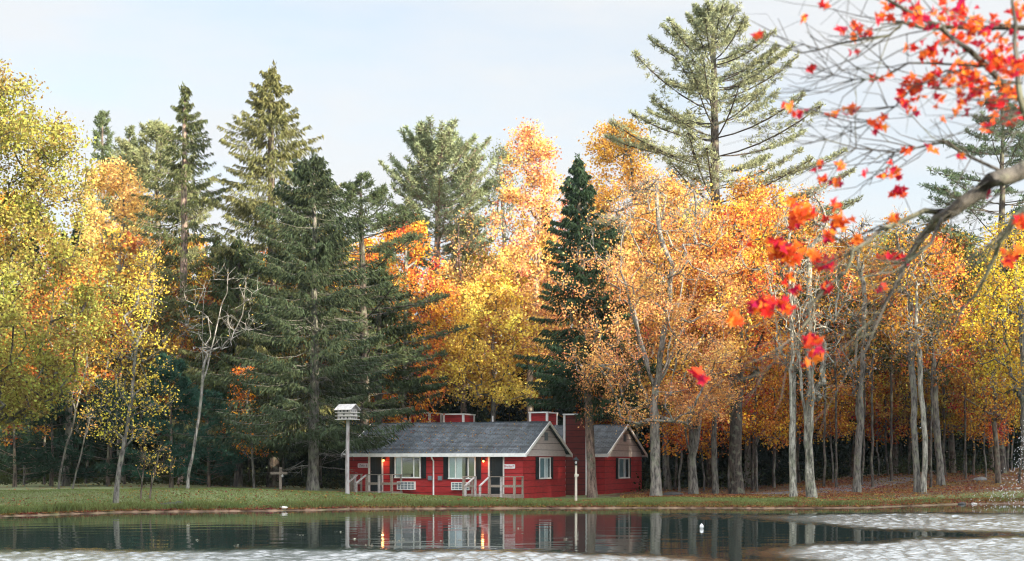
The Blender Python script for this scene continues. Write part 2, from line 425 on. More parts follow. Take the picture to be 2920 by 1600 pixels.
def spruce(seed, Ht, R, zb, tr, dens=30, droop=.35, power=.8, gap=.32, size=1.0, dead=0, side=None):
    rng = np.random.default_rng(seed); s = Skel()
    k = int(Ht / .6); wob = np.cumsum(rng.normal(0, .015, (k+1, 2)), 0)
    ids = s.path([(wob[j,0], wob[j,1], -.3 if j == 0 else Ht*j/k) for j in range(k+1)])
    cen, dv, wd = [], [], []; z = zb
    while z < Ht - .15:
        t = (Ht - z) / (Ht - zb); L0 = R * t ** power * min(1, .42 + t*4.5) * (.85 + .15*math.sin(z*2.1+seed)) + .15
        for q in range(rng.integers(4, 7)):
            a = rng.uniform(0, 2*PI); Lb = L0 * rng.uniform(.7, 1.12)
            if side and math.cos(a - side[0]) > .3: Lb *= side[1]
            z0 = z + rng.uniform(-.12, .12); i = ids[min(len(ids)-1, max(1, int(z0/Ht*k)))]
            out = np.array([math.cos(a), math.sin(a), 0]); sd = np.array([-math.sin(a), math.cos(a), 0])
            ax = s.p[i]; o = np.array([ax[0], ax[1], z0]); upt = .35 * (1 - t) ** 1.5
            def cur(u): return o + out*Lb*u + np.array([0,0,1.])*Lb*((upt-droop)*u + droop*.72*u*u)
            s.path([cur(u) for u in (.02, .3, .6, .85, 1.0)], i)
            m = int(Lb * dens * 1.75 * (1 if t > .15 else 1.5)) + 8
            u = rng.uniform(.12, 1, m) ** .8
            lat = rng.uniform(-1, 1, m) * (.22 + .16*Lb) * (1.1 - u*.85)
            base = o + out*(Lb*u)[:,None] + np.array([0,0,1.])*(Lb*((upt-droop)*u + droop*.72*u*u))[:,None]
            hang = rng.random(m) ** 1.5
            c = base + sd*lat[:,None] - np.array([0,0,1.])*(np.abs(lat)*.35 + hang*(.12+.09*Lb)*(1.15-u))[:,None]
            d = out*rng.uniform(.2,1,m)[:,None] + sd*(np.sign(lat)*rng.uniform(.1,.8,m))[:,None] - np.array([0,0,1.])*(rng.uniform(.1,.6,m)+hang)[:,None]
            cen.append(c); dv.append(d); wd.append(rng.normal(0,1,(m,3)) + sd*.8)
        z += gap * rng.uniform(.8, 1.2) * (.55 + .45*t)
    # leader
    m = 60; zz = rng.uniform(Ht-.9, Ht+.25, m); c = np.stack([rng.normal(0,.07,m), rng.normal(0,.07,m), zz], 1)
    cen.append(c); dv.append(rng.normal(0,.5,(m,3))+np.array([0,0,1.])); wd.append(rng.normal(0,1,(m,3)))
    for q in range(dead):       # bare dead limbs below or between the green
        a = rng.uniform(0, 2*PI); z0 = rng.uniform(zb*.5, Ht*.6); Lb = rng.uniform(1, 2.8); i = ids[max(1, int(z0/Ht*k))]
        o = s.p[i]; e = [o + np.array([math.cos(a)*Lb*u, math.sin(a)*Lb*u, -.1*Lb*u]) + rng.normal(0,.06,3) for u in (.35,.7,1)]
        j = s.path(e, i)
        for w in range(4):
            b = s.p[j[rng.integers(0, 3)]]; s.path([b + rng.normal(0,.25,3)], j[rng.integers(0,3)])
    s.radii(.012, 2.2, tr)
    cen = np.concatenate(cen); dv = np.concatenate(dv); wd = np.concatenate(wd); kk = len(cen)
    ln = rng.uniform(.18, .44, kk) * size * .82
    Vv, Ff = quads(cen, dv, wd, ln, ln * rng.uniform(.16, .28, kk))
    return s.mesh('trunk', .5), mesh_np('crown', Vv, Ff, NEEDLE, False, rng.random(kk))

def pine(seed, Ht, R, zb, tr, gap=.85, prof='cone', tufts=34, size=1.0, rise=.3, per=(3, 6), keep=.9):
    rng = np.random.default_rng(seed); s = Skel(); k = int(Ht / .7)
    wob = np.cumsum(rng.normal(0, .03, (k+1, 2)), 0)
    ids = s.path([(wob[j,0], wob[j,1], -.3 if j == 0 else Ht*j/k) for j in range(k+1)])
    cen = []; z = zb
    while z < Ht - .3:
        t = (Ht - z) / (Ht - zb)
        pr = {'cone': t ** .75, 'round': math.sqrt(max(.05, 1-(2*t-1.05)**2*.85)), 'open': (.35+.65*math.sin(PI*min(1,t*.9)))*min(1,t*4)}[prof]
        for q in range(rng.integers(*per)):
            if rng.random() > keep: continue
            a = rng.uniform(0, 2*PI); Lb = R * pr * rng.uniform(.6, 1.15) + .25; z0 = z + rng.uniform(-.2,.2)
            i = ids[min(len(ids)-1, max(1, int(z0/Ht*k)))]; ax = s.p[i]
            out = np.array([math.cos(a), math.sin(a), 0]); sd = np.array([-math.sin(a), math.cos(a), 0]); o = np.array([ax[0], ax[1], z0])
            ri = rise * (.5 + 1.6*(1-t)); b0 = rng.normal(.06, .08)
            def cur(u): return o + out*Lb*u + np.array([0,0,1.])*Lb*(b0*u + ri*u*u)
            nd = s.path([cur(u) for u in (.02,.22,.42,.62,.8,1.0)], i)
            m = int(tufts * (.35 + Lb / R)); u = rng.uniform(.25, 1, m) ** .75
            lat = rng.uniform(-1, 1, m) * (.38*Lb*(1.05-u) + .12)
            c = o + out*(Lb*(u+np.abs(lat)/Lb*.3))[:,None] + sd*lat[:,None] + np.array([0,0,1.])*(Lb*(b0*u+ri*u*u) + rng.uniform(-.04,.16,m))[:,None]
            cen.append(c)
            for w in range(0, m, 4):
                j = nd[1 + min(4, int(u[w]*5))]; s.path([c[w]], j)
        z += gap * rng.uniform(.75, 1.2) * (.45 + .55*t)
    cen.append(np.stack([rng.normal(0,.12,30), rng.normal(0,.12,30), rng.uniform(Ht-1, Ht+.1, 30)], 1))
    cen = np.concatenate(cen); s.radii(.010, 2.2, tr)
    n = 9; m = len(cen); dv = rng.normal(0, 1, (m*n, 3)) + np.array([0, 0, .75]); dv /= np.linalg.norm(dv, axis=1)[:, None]
    ln = rng.uniform(.13, .27, m*n) * size * .9; cc = np.repeat(cen, n, 0) + dv * ln[:, None] * .5
    Vv, Ff = quads(cc, dv, rng.normal(0,1,(m*n,3)), ln, ln * .19)
    r = np.repeat(rng.random(m), n) * .7 + rng.random(m*n) * .3
    return s.mesh('trunk', .4), mesh_np('crown', Vv, Ff, NEEDLE, False, r)

def plant(name, label, cat, v, D, meshes, leafcol, barkcol, group=None, rz=0, sc=1.0, dx=0):
    x = WX(v, D) + dx; root = empty(name, (x, D, gz(x, D)), label, cat, group, rz)
    root.scale = (sc, sc, sc)
    link('trunk', meshes[0], root, barkcol)
    if meshes[1]: link('crown', meshes[1], root, leafcol)
    return root
def top(vy, v, D):           # height of a tree standing at (v, D) whose tip reaches the survey row vy
    return WZ(vy, D) - gz(WX(v, D), D)

GREY = (.16,.15,.135); BROWN = (.13,.10,.08); PALE = (.36,.34,.30); PINK = (.30,.22,.19); DARK = (.07,.055,.045)
YEL = (.62,.43,.10); GOLD = (.68,.40,.09); ORG = (.68,.28,.06); ORP = (.76,.45,.18); YGR = (.33,.29,.075); RUST = (.45,.12,.025)
GRN = (.075,.105,.045); SPR = (.085,.10,.035); DSPR = (.030,.055,.030); PINEC = (.13,.17,.085); TEAL = (.035,.085,.06)

# --- left
plant('oak_tree', 'big yellow-green oak reaching in at the left edge of the photo', 'tree', -75, 60,
      broadleaf(11, top(178,-75,60), 5.4, 3.2, .34, 380, 88000, .135, 'round', clump=.75, mat=LEAFMIX), YGR, DARK)
plant('maple_tree', 'golden orange crown lit below the two distant pine tips', 'tree', 300, 86,
      broadleaf(12, top(415,300,86), 3.8, 6, .2, 170, 20000, .16, 'round', clump=.6), (.78,.54,.19), GREY)
plant('maple_tree', 'orange-red maple behind the left oak and leaning saplings', 'tree', 165, 76,
      broadleaf(13, top(640,165,76), 3.0, 5.0, .18, 150, 13000, .15, 'round', clump=.6, mat=LEAFMIX), (.50,.22,.05), GREY)
plant('pine_tree', 'thin distant pine tip, left one of the pair above the golden crown', 'tree', 257, 112, pine(14, top(283,257,112), 2.0, 14, .22, .9, 'cone', 26, 1.3), PINEC, BROWN)
plant('pine_tree', 'pale distant pine tip, right one of the pair above the golden crown', 'tree', 322, 116, pine(15, top(325,322,116), 2.4, 13, .22, .9, 'open', 26, 1.3), (.17,.20,.10), BROWN)
plant('spruce_tree', 'open spruce with a pale visible trunk, left of the tallest spruce', 'tree', 460, 82,
      spruce(16, top(220,460,82), 5.8, 6.0, .24, 20, .30, .66, .52, 1.1), (.10,.115,.05), PINK)
plant('spruce_tree', 'tallest drooping spruce, its right side glowing in the sun', 'tree', 690, 80,
      spruce(17, top(165,690,80), 7.2, 4.0, .30, 32, .42, .62, .42, 1.1), (.17,.17,.07), BROWN)
plant('spruce_tree', 'broad shaggy spruce hanging over the left end of the long cabin', 'tree', 787, 70.6,
      spruce(18, top(385,787,70.6), 7.0, 3.0, .26, 34, .44, .52, .38, 1.0, dead=70, side=(-.5, .76)), (.052,.070,.038), GREY)
plant('pine_tree', 'dark open pine with long boughs right of the shaggy spruce', 'tree', 915, 78,
      pine(19, top(440,915,78), 5.4, 4.5, .26, .75, 'open', 60, 1.15, .12), (.085,.11,.055), DARK)
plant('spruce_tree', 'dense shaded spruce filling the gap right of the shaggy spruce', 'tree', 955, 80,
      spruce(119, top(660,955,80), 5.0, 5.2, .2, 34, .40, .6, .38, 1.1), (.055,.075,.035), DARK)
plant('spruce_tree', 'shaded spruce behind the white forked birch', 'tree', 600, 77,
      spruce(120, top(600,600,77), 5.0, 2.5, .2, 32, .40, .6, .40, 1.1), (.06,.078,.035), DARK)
plant('pine_tree', 'soft pale pine just left of the open spruce', 'tree', 400, 92,
      pine(121, top(308,400,92), 3.2, 11, .22, .6, 'open', 44, 1.4, .3), (.24,.26,.13), BROWN)
plant('pine_tree', 'young blue-green pine behind the thin bare saplings', 'tree', 430, 69,
      pine(20, top(900,430,69), 2.3, .5, .09, .45, 'cone', 30, 1.2, .2), TEAL, BROWN)
plant('pine_tree', 'small blue-green pine between the birch and the wooden cross post', 'tree', 525, 72,
      pine(21, top(985,525,72), 2.3, .4, .08, .45, 'cone', 30, 1.2, .2), TEAL, BROWN)
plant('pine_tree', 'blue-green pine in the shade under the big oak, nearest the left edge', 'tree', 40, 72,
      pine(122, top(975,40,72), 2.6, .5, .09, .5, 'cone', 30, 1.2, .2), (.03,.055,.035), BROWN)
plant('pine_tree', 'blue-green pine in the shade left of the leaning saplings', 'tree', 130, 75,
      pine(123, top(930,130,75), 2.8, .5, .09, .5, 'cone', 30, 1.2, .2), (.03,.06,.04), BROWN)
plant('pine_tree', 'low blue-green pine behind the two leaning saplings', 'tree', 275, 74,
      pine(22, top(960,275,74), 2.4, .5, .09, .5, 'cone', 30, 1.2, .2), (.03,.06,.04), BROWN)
plant('aspen_tree', 'slender yellow sapling standing on the bank at the left', 'tree', 290, 60.5,
      broadleaf(23, top(635,290,60.5), 1.75, 2.6, .10, 150, 3600, .10, 'tall', lean=(1.45,0), clump=.5, twig=3, keep=.75), (.62,.46,.08), GREY)
plant('birch_tree', 'leafless white birch forking into a wide V', 'tree', 470, 66,
      broadleaf(124, top(680,470,66), 2.3, 6.2, .07, 42, 30, .09, 'vase', stems=2, fork=.48, lean=(1.9,0), clump=.6, twig=4, spread=.5), YEL, (.27,.26,.24))
plant('bare_sapling', 'taller of two thin leaning grey saplings left of the bank', 'tree', 146, 66,
      broadleaf(25, top(850,146,66), .8, 4, .05, 24, 260, .1, 'tall', lean=(1.35,0), clump=.4, twig=3), YEL, GREY)
plant('bare_sapling', 'shorter of two thin leaning grey saplings left of the bank', 'tree', 178, 66,
      broadleaf(26, top(1030,178,66), .6, 2.5, .04, 16, 120, .1, 'tall', lean=(.8,0), clump=.4, twig=3), YEL, GREY)
plant('bare_sapling', 'thin upright sapling just right of the yellow sapling', 'tree', 352, 62,
      broadleaf(27, top(1080,352,62), .5, 1.3, .035, 12, 60, .09, 'tall', lean=(.25,0), clump=.4, twig=3), YEL, BROWN)
plant('bare_sapling', 'thin sapling with a few yellow leaves nearest the teal pine', 'tree', 374, 62,
      broadleaf(28, top(1130,374,62), .7, .9, .035, 14, 130, .1, 'round', lean=(.5,0), clump=.4, twig=3), YEL, BROWN)
plant('young_maple', 'small orange maple drooping left of the cross post', 'tree', 640, 71,
      broadleaf(29, top(925,640,71), 1.5, 1.6, .06, 44, 1100, .12, 'tall', lean=(-.4,0), clump=.4, twig=3, keep=.6), (.66,.26,.04), GREY)
# --- centre
plant('pine_tree', 'pale rounded pine rising left of the pink-orange maples', 'tree', 1098, 95,
      pine(30, top(362,1098,95), 3.5, 12, .24, .42, 'round', 60, 1.5, .35), (.24,.28,.16), PINK)
plant('aspen_tree', 'thin grey-green treetop between the rounded pine and the tall pink maple', 'tree', 1262, 100,
      broadleaf(31, top(372,1262,100), 2.0, 14, .18, 80, 3500, .15, 'tall', clump=.6), (.32,.33,.17), PALE)
plant('maple_tree', 'tall pink-orange maple left of the dark spruce', 'tree', 1335, 88,
      broadleaf(32, top(325,1335,88), 3.4, 8, .22, 200, 19000, .16, 'tall', stems=3, fork=.35, clump=.6, mat=LEAFMIX), ORP, PINK)
plant('maple_tree', 'pale bare-topped maple in front of the rounded pine', 'tree', 1165, 90,
      broadleaf(33, top(540,1165,90), 3.4, 6, .2, 150, 11000, .15, 'round', stems=2, fork=.4, clump=.6, mat=LEAFMIX, topbare=.3), ORP, PINK)
plant('maple_tree', 'deep orange maple close behind the dark open pine', 'tree', 1010, 86,
      broadleaf(34, top(560,1010,86), 3.6, 4, .2, 170, 17000, .16, 'round', clump=.6, mat=LEAFMIX), ORG, GREY)
plant('maple_tree', 'bright yellow maple above the long roof, left of the dark spruce', 'tree', 1235, 87.5,
      broadleaf(35, top(690,1235,87.5), 3.5, 5.4, .16, 190, 19000, .16, 'round', clump=.6), (.84,.64,.15), GREY)
plant('spruce_tree', 'dark narrow spruce between the two cabins', 'tree', 1491, 73.5,
      spruce(36, top(398,1480,73.5), 4.5, 4.9, .23, 46, .34, .78, .34, 1.1), (.045,.075,.04), (.24,.17,.14)).rotation_euler = (0, -.046, 0)
plant('maple_tree', 'golden orange treetop left of the giant pine', 'tree', 1565, 96,
      broadleaf(37, top(315,1565,96), 4.2, 9, .24, 220, 24000, .17, 'round', clump=.7), GOLD, GREY)
plant('pine_tree', 'giant white pine towering over all the others', 'tree', 1790, 90,
      pine(38, top(8,1790,90), 10.2, 14, .36, 1.1, 'cone', 130, 1.25, .22, (4,7), .9), (.27,.29,.17), DARK)
plant('maple_tree', 'pink-orange maple with a stout pale trunk beside the small cabin', 'tree', 1650, 70.5,
      broadleaf(39, top(450,1650,70.5), 5.0, 3.6, .25, 330, 30000, .10, 'round', stems=5, fork=.34, clump=.6, mat=LEAF, topbare=.32, twig=6, spread=.45), (.76,.39,.15), (.22,.20,.18))
plant('maple_tree', 'orange maple with a twin trunk behind the pink-orange one', 'tree', 1745, 74,
      broadleaf(40, top(470,1745,74), 3.8, 4.5, .22, 190, 13000, .14, 'round', stems=3, fork=.12, clump=.6, mat=LEAFMIX, topbare=.15, twig=5, spread=.4), (.70,.36,.10), GREY)
plant('maple_tree', 'slim forked maple left of the thick dark trunk', 'tree', 1800, 76,
      broadleaf(41, top(560,1800,76), 2.6, 5, .15, 110, 7000, .14, 'round', stems=2, fork=.2, clump=.6, mat=LEAFMIX), ORG, GREY)
plant('oak_tree', 'thick dark trunk right of the maples by the small cabin', 'tree', 1852, 75.5,
      broadleaf(42, top(520,1852,75.5), 3.4, 6.2, .33, 150, 11000, .15, 'round', clump=.65, mat=LEAFMIX), ORG, DARK)
plant('maple_tree', 'golden maple crown behind the pink-orange maples', 'tree', 1680, 86,
      broadleaf(43, top(455,1680,86), 4.4, 5, .2, 220, 24000, .16, 'round', clump=.65), (.72,.43,.14), GREY)
plant('maple_tree', 'yellow-orange maple crown below the right boughs of the giant pine', 'tree', 1880, 88,
      broadleaf(44, top(455,1880,88), 4.2, 4, .2, 220, 24000, .16, 'round', clump=.65, mat=LEAFMIX), GOLD, GREY)
plant('maple_tree', 'amber maple crown behind the bare pale trunks', 'tree', 2000, 90,
      broadleaf(45, top(500,2000,90), 3.8, 4, .2, 190, 16000, .16, 'round', clump=.65, mat=LEAFMIX), (.62,.33,.08), GREY)
# --- right, slender half-bare trees at the water
BR = (.33,.32,.28)
plant('birch_tree', 'pale slender birch standing alone at the edge of the gravel track', 'tree', 1996, 69.5,
      broadleaf(46, top(520,1996,69.5), 2.0, 6.2, .16, 90, 600, .12, 'vase', stems=2, fork=.24, clump=.6, twig=6, spread=.25), (.68,.26,.05), BR)
plant('birch_tree', 'birch with two thick stems joined at the foot', 'tree', 2044, 69.2,
      broadleaf(47, top(470,2044,69.2), 2.3, 4.2, .22, 110, 900, .12, 'vase', stems=3, fork=.08, clump=.6, twig=6, spread=.30), (.68,.26,.05), (.27,.26,.22))
plant('birch_tree', 'grey trunk beside the track bend, right of the two-stemmed birch', 'tree', 2156, 76,
      broadleaf(48, top(560,2156,76), 2.2, 5.2, .19, 100, 900, .12, 'vase', stems=2, fork=.16, clump=.6, twig=5, spread=.22), (.66,.28,.05), GREY)
plant('birch_tree', 'darker left stem of the close pair on the leafy slope', 'tree', 2308, 73.4,
      broadleaf(49, top(540,2308,73.4), 1.7, 7, .16, 80, 1300, .13, 'tall', lean=(-1.0,0), clump=.6, twig=5), (.62,.32,.05), GREY)
plant('birch_tree', 'paler right stem of the close pair on the leafy slope', 'tree', 2322, 73,
      broadleaf(50, top(600,2322,73), 1.7, 7, .13, 70, 1200, .13, 'tall', lean=(-.2,0), clump=.6, twig=5), (.62,.32,.05), BR)
plant('maple_tree', 'straight grey trunk just right of the close pair', 'tree', 2368, 80,
      broadleaf(51, top(590,2368,80), 2.6, 6, .19, 110, 5200, .15, 'round', lean=(-.8,0), clump=.6, mat=LEAFMIX), ORG, GREY)
plant('maple_tree', 'thin trunk with low amber leaves behind the spray', 'tree', 2512, 80,
      broadleaf(52, top(700,2512,80), 2.2, 3.4, .13, 90, 3200, .14, 'round', lean=(-.6,0), clump=.6, mat=LEAFMIX), (.52,.28,.05), BROWN)
plant('maple_tree', 'yellow-leaved tree at the right edge with a curving grey trunk', 'tree', 2590, 71,
      broadleaf(53, top(560,2590,71), 2.5, 5.5, .19, 150, 7500, .13, 'round', lean=(-.9,0), clump=.6), (.62,.44,.05), GREY)
plant('pine_tree', 'dark open pine behind the red branches at upper right', 'tree', 2520, 86,
      pine(54, top(225,2520,86), 4.6, 8, .24, .9, 'open', 44, 1.3, .15), (.10,.14,.08), DARK)
# --- forest rows behind
rng = np.random.default_rng(5)
VAR = [broadleaf(60, 17, 3.6, 4.0, .2, 150, 13000, .19, 'round', clump=.7, mat=LEAFMIX, twig=2),
       broadleaf(61, 18, 3.2, 5.0, .19, 140, 12000, .19, 'tall', clump=.7, mat=LEAFMIX, twig=2),
       broadleaf(62, 16, 4.0, 3.0, .2, 150, 13000, .19, 'round', stems=2, fork=.3, clump=.7, mat=LEAFMIX, twig=2),
       spruce(63, 17, 3.4, 2.0, .2, 22, .34, .8, .42, 1.5)]
YSP = spruce(64, 8, 2.9, .3, .1, 26, .30, .7, .34, 1.3)
KINDS = {'orange': [ORG, (.60,.20,.04), (.66,.28,.06)], 'yellow': [(.58,.38,.06), GOLD, (.52,.36,.07)], 'olive': [(.30,.27,.07), (.24,.25,.08)], 'amber': [(.55,.30,.07), (.62,.33,.05)]}
def row(D, vs, ztops, kinds, where):
    for v, zt in zip(vs, ztops):
        k = kinds[rng.integers(0, len(kinds))]
        vv = v + rng.uniform(-25, 25); d = D + rng.uniform(-2.5, 2.5); x = WX(vv, d); g = gz(x, d)
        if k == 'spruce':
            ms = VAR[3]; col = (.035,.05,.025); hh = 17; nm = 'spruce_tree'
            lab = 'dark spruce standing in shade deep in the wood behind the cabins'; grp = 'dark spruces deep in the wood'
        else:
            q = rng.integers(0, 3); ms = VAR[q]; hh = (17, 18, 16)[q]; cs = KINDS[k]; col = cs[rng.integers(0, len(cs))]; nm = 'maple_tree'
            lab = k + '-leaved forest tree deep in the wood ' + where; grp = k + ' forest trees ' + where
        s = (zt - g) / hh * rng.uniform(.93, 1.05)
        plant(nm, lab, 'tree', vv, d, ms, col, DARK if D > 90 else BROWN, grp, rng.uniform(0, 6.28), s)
# treeline heights follow the photograph: tips in survey rows
def tips(vs, D, off=0):
    ty = np.interp(vs, [-200,0,200,330,450,700,900,1000,1150,1300,1500,1700,1900,2000,2150,2300,2450,2576,2800],
                       [480,500,520,520,560,560,560,600,600,560,480,480,520,560,620,610,600,590,570])
    return [WZ(t + off + rng.uniform(-25, 35), D) for t in ty]
vs = np.arange(-60, 1150, 125.); row(92, vs, tips(vs, 92, 60), ['spruce','yellow','spruce','amber'], 'left of the cabins')
vs = np.arange(1180, 2000, 118.); row(95, vs, tips(vs, 95, 60), ['orange','yellow','amber'], 'behind the cabins')
vs = np.arange(2060, 2760, 88.); row(90, vs, tips(vs, 90, 20), ['olive','yellow','amber','yellow','orange'], 'beyond the gravel track')
vs = np.arange(-60, 1150, 110.); row(103, vs, tips(vs, 103, 30), ['yellow','amber','spruce'], 'left of the cabins')
vs = np.arange(1180, 2000, 105.); row(105, vs, tips(vs, 105, 20), ['orange','yellow','amber','spruce'], 'behind the cabins')
vs = np.arange(2040, 2760, 100.); row(104, vs, tips(vs, 104, 0), ['orange','yellow','olive'], 'beyond the gravel track')
# dark young conifers closing the space under the crowns
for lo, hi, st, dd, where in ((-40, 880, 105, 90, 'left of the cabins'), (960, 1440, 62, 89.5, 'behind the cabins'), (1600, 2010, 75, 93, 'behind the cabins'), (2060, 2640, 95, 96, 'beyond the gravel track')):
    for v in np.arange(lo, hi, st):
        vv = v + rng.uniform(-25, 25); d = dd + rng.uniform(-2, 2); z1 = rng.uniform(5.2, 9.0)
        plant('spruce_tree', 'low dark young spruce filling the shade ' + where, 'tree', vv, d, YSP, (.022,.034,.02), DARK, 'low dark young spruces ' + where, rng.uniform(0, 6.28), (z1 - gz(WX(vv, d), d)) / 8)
# slim dark trunks of the shaded wood
rngt = np.random.default_rng(8)
def pole_tree(seed, hh): return broadleaf(seed, hh, 1.6, hh*.5, .075, 26, 1500, .2, 'round', clump=.7, mat=LEAFMIX, twig=2)
PT = [pole_tree(70, 13), pole_tree(71, 12), pole_tree(72, 14)]
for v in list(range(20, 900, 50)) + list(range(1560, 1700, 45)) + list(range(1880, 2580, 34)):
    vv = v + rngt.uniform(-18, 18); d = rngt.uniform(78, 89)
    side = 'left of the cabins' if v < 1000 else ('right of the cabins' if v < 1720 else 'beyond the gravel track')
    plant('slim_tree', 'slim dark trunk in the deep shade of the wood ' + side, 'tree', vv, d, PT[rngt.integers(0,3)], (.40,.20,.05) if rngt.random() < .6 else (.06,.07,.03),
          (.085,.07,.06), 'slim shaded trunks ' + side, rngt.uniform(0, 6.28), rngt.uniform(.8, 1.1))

# low orange saplings glowing between the right-hand trunks
YM = [broadleaf(80, 6, 1.7, 2.0, .05, 46, 2600, .13, 'round', clump=.5, twig=3, mat=LEAFMIX), broadleaf(81, 7, 1.5, 2.6, .05, 40, 2200, .13, 'tall', clump=.5, twig=3, mat=LEAFMIX)]
for v, d, sc_, where in ((1710,80,1.15,'right of the cabins'),(1770,82,1.05,'right of the cabins'),(1835,80,1.2,'right of the cabins'),(1905,80,1.1,'right of the cabins'),(1950,83,1.25,'beyond the gravel track'),(2095,84,1.0,'beyond the gravel track'),
        (2210,88,1.1,'beyond the gravel track'),(2425,86,.95,'beyond the gravel track'),(2480,84,1.0,'beyond the gravel track'),(2545,88,1.0,'beyond the gravel track'),(560,80,1.0,'left of the cabins'),(60,76,1.15,'left of the cabins')):
    plant('young_maple', 'low orange maple sapling in the shade ' + where, 'tree', v, d, YM[int(v) % 2], [(.66,.26,.05),(.62,.33,.06),(.60,.20,.04)][int(v) % 3], GREY, 'low orange saplings ' + where, v*.37, sc_)

# --- stuff: undergrowth, thicket, grass, leaf litter
def scatter(name, label, P, rngx, size, mat, col, upb=.5):
    o = link(name, leaf_mesh(name, P, rngx, size, mat, upb), None, col); return tag(o, label, kind='stuff')
r = np.random.default_rng(9)
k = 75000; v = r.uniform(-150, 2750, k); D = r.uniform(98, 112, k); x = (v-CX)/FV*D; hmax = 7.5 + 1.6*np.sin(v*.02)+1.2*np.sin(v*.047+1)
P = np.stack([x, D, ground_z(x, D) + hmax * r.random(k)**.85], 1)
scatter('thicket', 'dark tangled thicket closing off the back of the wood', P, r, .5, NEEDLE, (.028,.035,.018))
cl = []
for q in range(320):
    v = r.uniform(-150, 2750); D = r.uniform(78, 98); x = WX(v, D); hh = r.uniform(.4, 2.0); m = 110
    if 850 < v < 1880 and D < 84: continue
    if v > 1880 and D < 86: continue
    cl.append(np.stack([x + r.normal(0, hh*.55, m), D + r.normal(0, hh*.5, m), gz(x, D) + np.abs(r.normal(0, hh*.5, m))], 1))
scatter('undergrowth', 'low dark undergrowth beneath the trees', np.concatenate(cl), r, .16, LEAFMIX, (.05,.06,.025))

def blades(name, label, P, hgt, wid, col, rngx, mat=LEAF, lean=.35):
    k = len(P); a = rngx.uniform(0, 2*PI, k); d = np.stack([np.cos(a)*wid, np.sin(a)*wid, np.zeros(k)], 1)
    tip = P + np.stack([rngx.normal(0, lean, k)*hgt, rngx.normal(0, lean, k)*hgt, hgt], 1)
    mid = (P + tip)/2 + np.array([0,0,.1])*hgt[:,None]
    Vv = np.stack([P - d, P + d, mid + d*.7, tip, mid - d*.7], 1).reshape(-1, 3)
    F_ = np.arange(k*5).reshape(-1, 5)
    o = link(name, mesh_np(name, Vv, F_, mat, False, rngx.random(k)), None, col); return tag(o, label, kind='stuff')
# bank grass: tall at the lip, short on the lawn
k = 60000; v = r.uniform(-120, 2700, k); Ds = shore(v); off = r.exponential(1.5, k); D = Ds + .16 + off; x = (v-CX)/FV*D
z = ground_z(x, D); patchy = (np.sin(x*1.3)+np.sin(x*.37+2)+np.sin(x*3.1+1)+3)/6
hh = (.05 + (.05+.22*patchy*np.where(v < 900, 1.25, .75)) * np.exp(-off/.9)) * r.uniform(.5, 1.3, k)
okk = (z > -.03) & ~((v > 2150) & (r.random(k) < .5))
blades('bank_grass', 'uneven grass along the edge of the pond', np.stack([x, D, z-.01], 1)[okk], hh[okk], np.full(okk.sum(), .016), (.165,.20,.07), r)
k = 60000; v = r.uniform(-120, 2250, k); Ds = shore(v); Dc = np.interp(v, tv, tDc); D = Ds + .8 + (Dc - Ds + .8) * r.random(k)**.8; x = (v-CX)/FV*D
z = ground_z(x, D); blades('lawn_grass', 'short mown grass of the lawn in front of the cabins', np.stack([x, D, z-.01], 1), r.uniform(.03, .075, k), np.full(k, .014), (.19,.235,.085), r)
# fallen leaves
def fallen(k, v0, v1, o0, o1, pw=1):
    v = r.uniform(v0, v1, k); Ds = shore(v); D = Ds + o0 + (o1-o0)*r.random(k)**pw; x = (v-CX)/FV*D
    return np.stack([x, D, ground_z(x, D) + .055], 1)
P = np.concatenate([fallen(20000, 2000, 2750, 1.2, 24, .8), fallen(8000, 1560, 2750, .0, .8), fallen(3500, 1560, 2050, 4.6, 10), fallen(5200, -100, 1560, .0, .5), fallen(1600, -100, 1500, .3, 5), fallen(5000, 1560, 2700, 8, 26), fallen(700, -100, 1560, 9, 26)])
P = P[P[:,2] > .04]
scatter('fallen_leaves', 'brown and orange leaf litter on the bank and under the trees', P, r, .10, LEAFMIX, (.27,.125,.055), 2.5)
# wood on the near, sunny-side shore that keeps the lower scene in shade
SUN_AZ = math.radians(130); SUN_EL = math.radians(12.5)
sd = np.array([math.sin(SUN_AZ), math.cos(SUN_AZ)]); ev = np.array([-sd[1], sd[0]])
k = 90000; q = r.uniform(19, 112, k); pp = 40 + r.normal(0, 4, k); hm = np.interp(q, [19,32,50,70,90,112], [28,28,25.5,24.5,24.5,25]) + 2.2*np.sin(q*.8)+1.3*np.sin(q*1.9+1)
ex = pp*sd[0] + q*ev[0]; ey = pp*sd[1] + q*ev[1]
P = np.stack([ex, ey, np.maximum(.3, hm*r.random(k))], 1)
scatter('shore_wood', 'dense wood on the opposite shore', P, r, .85, LEAFMIX, (.12,.10,.03))

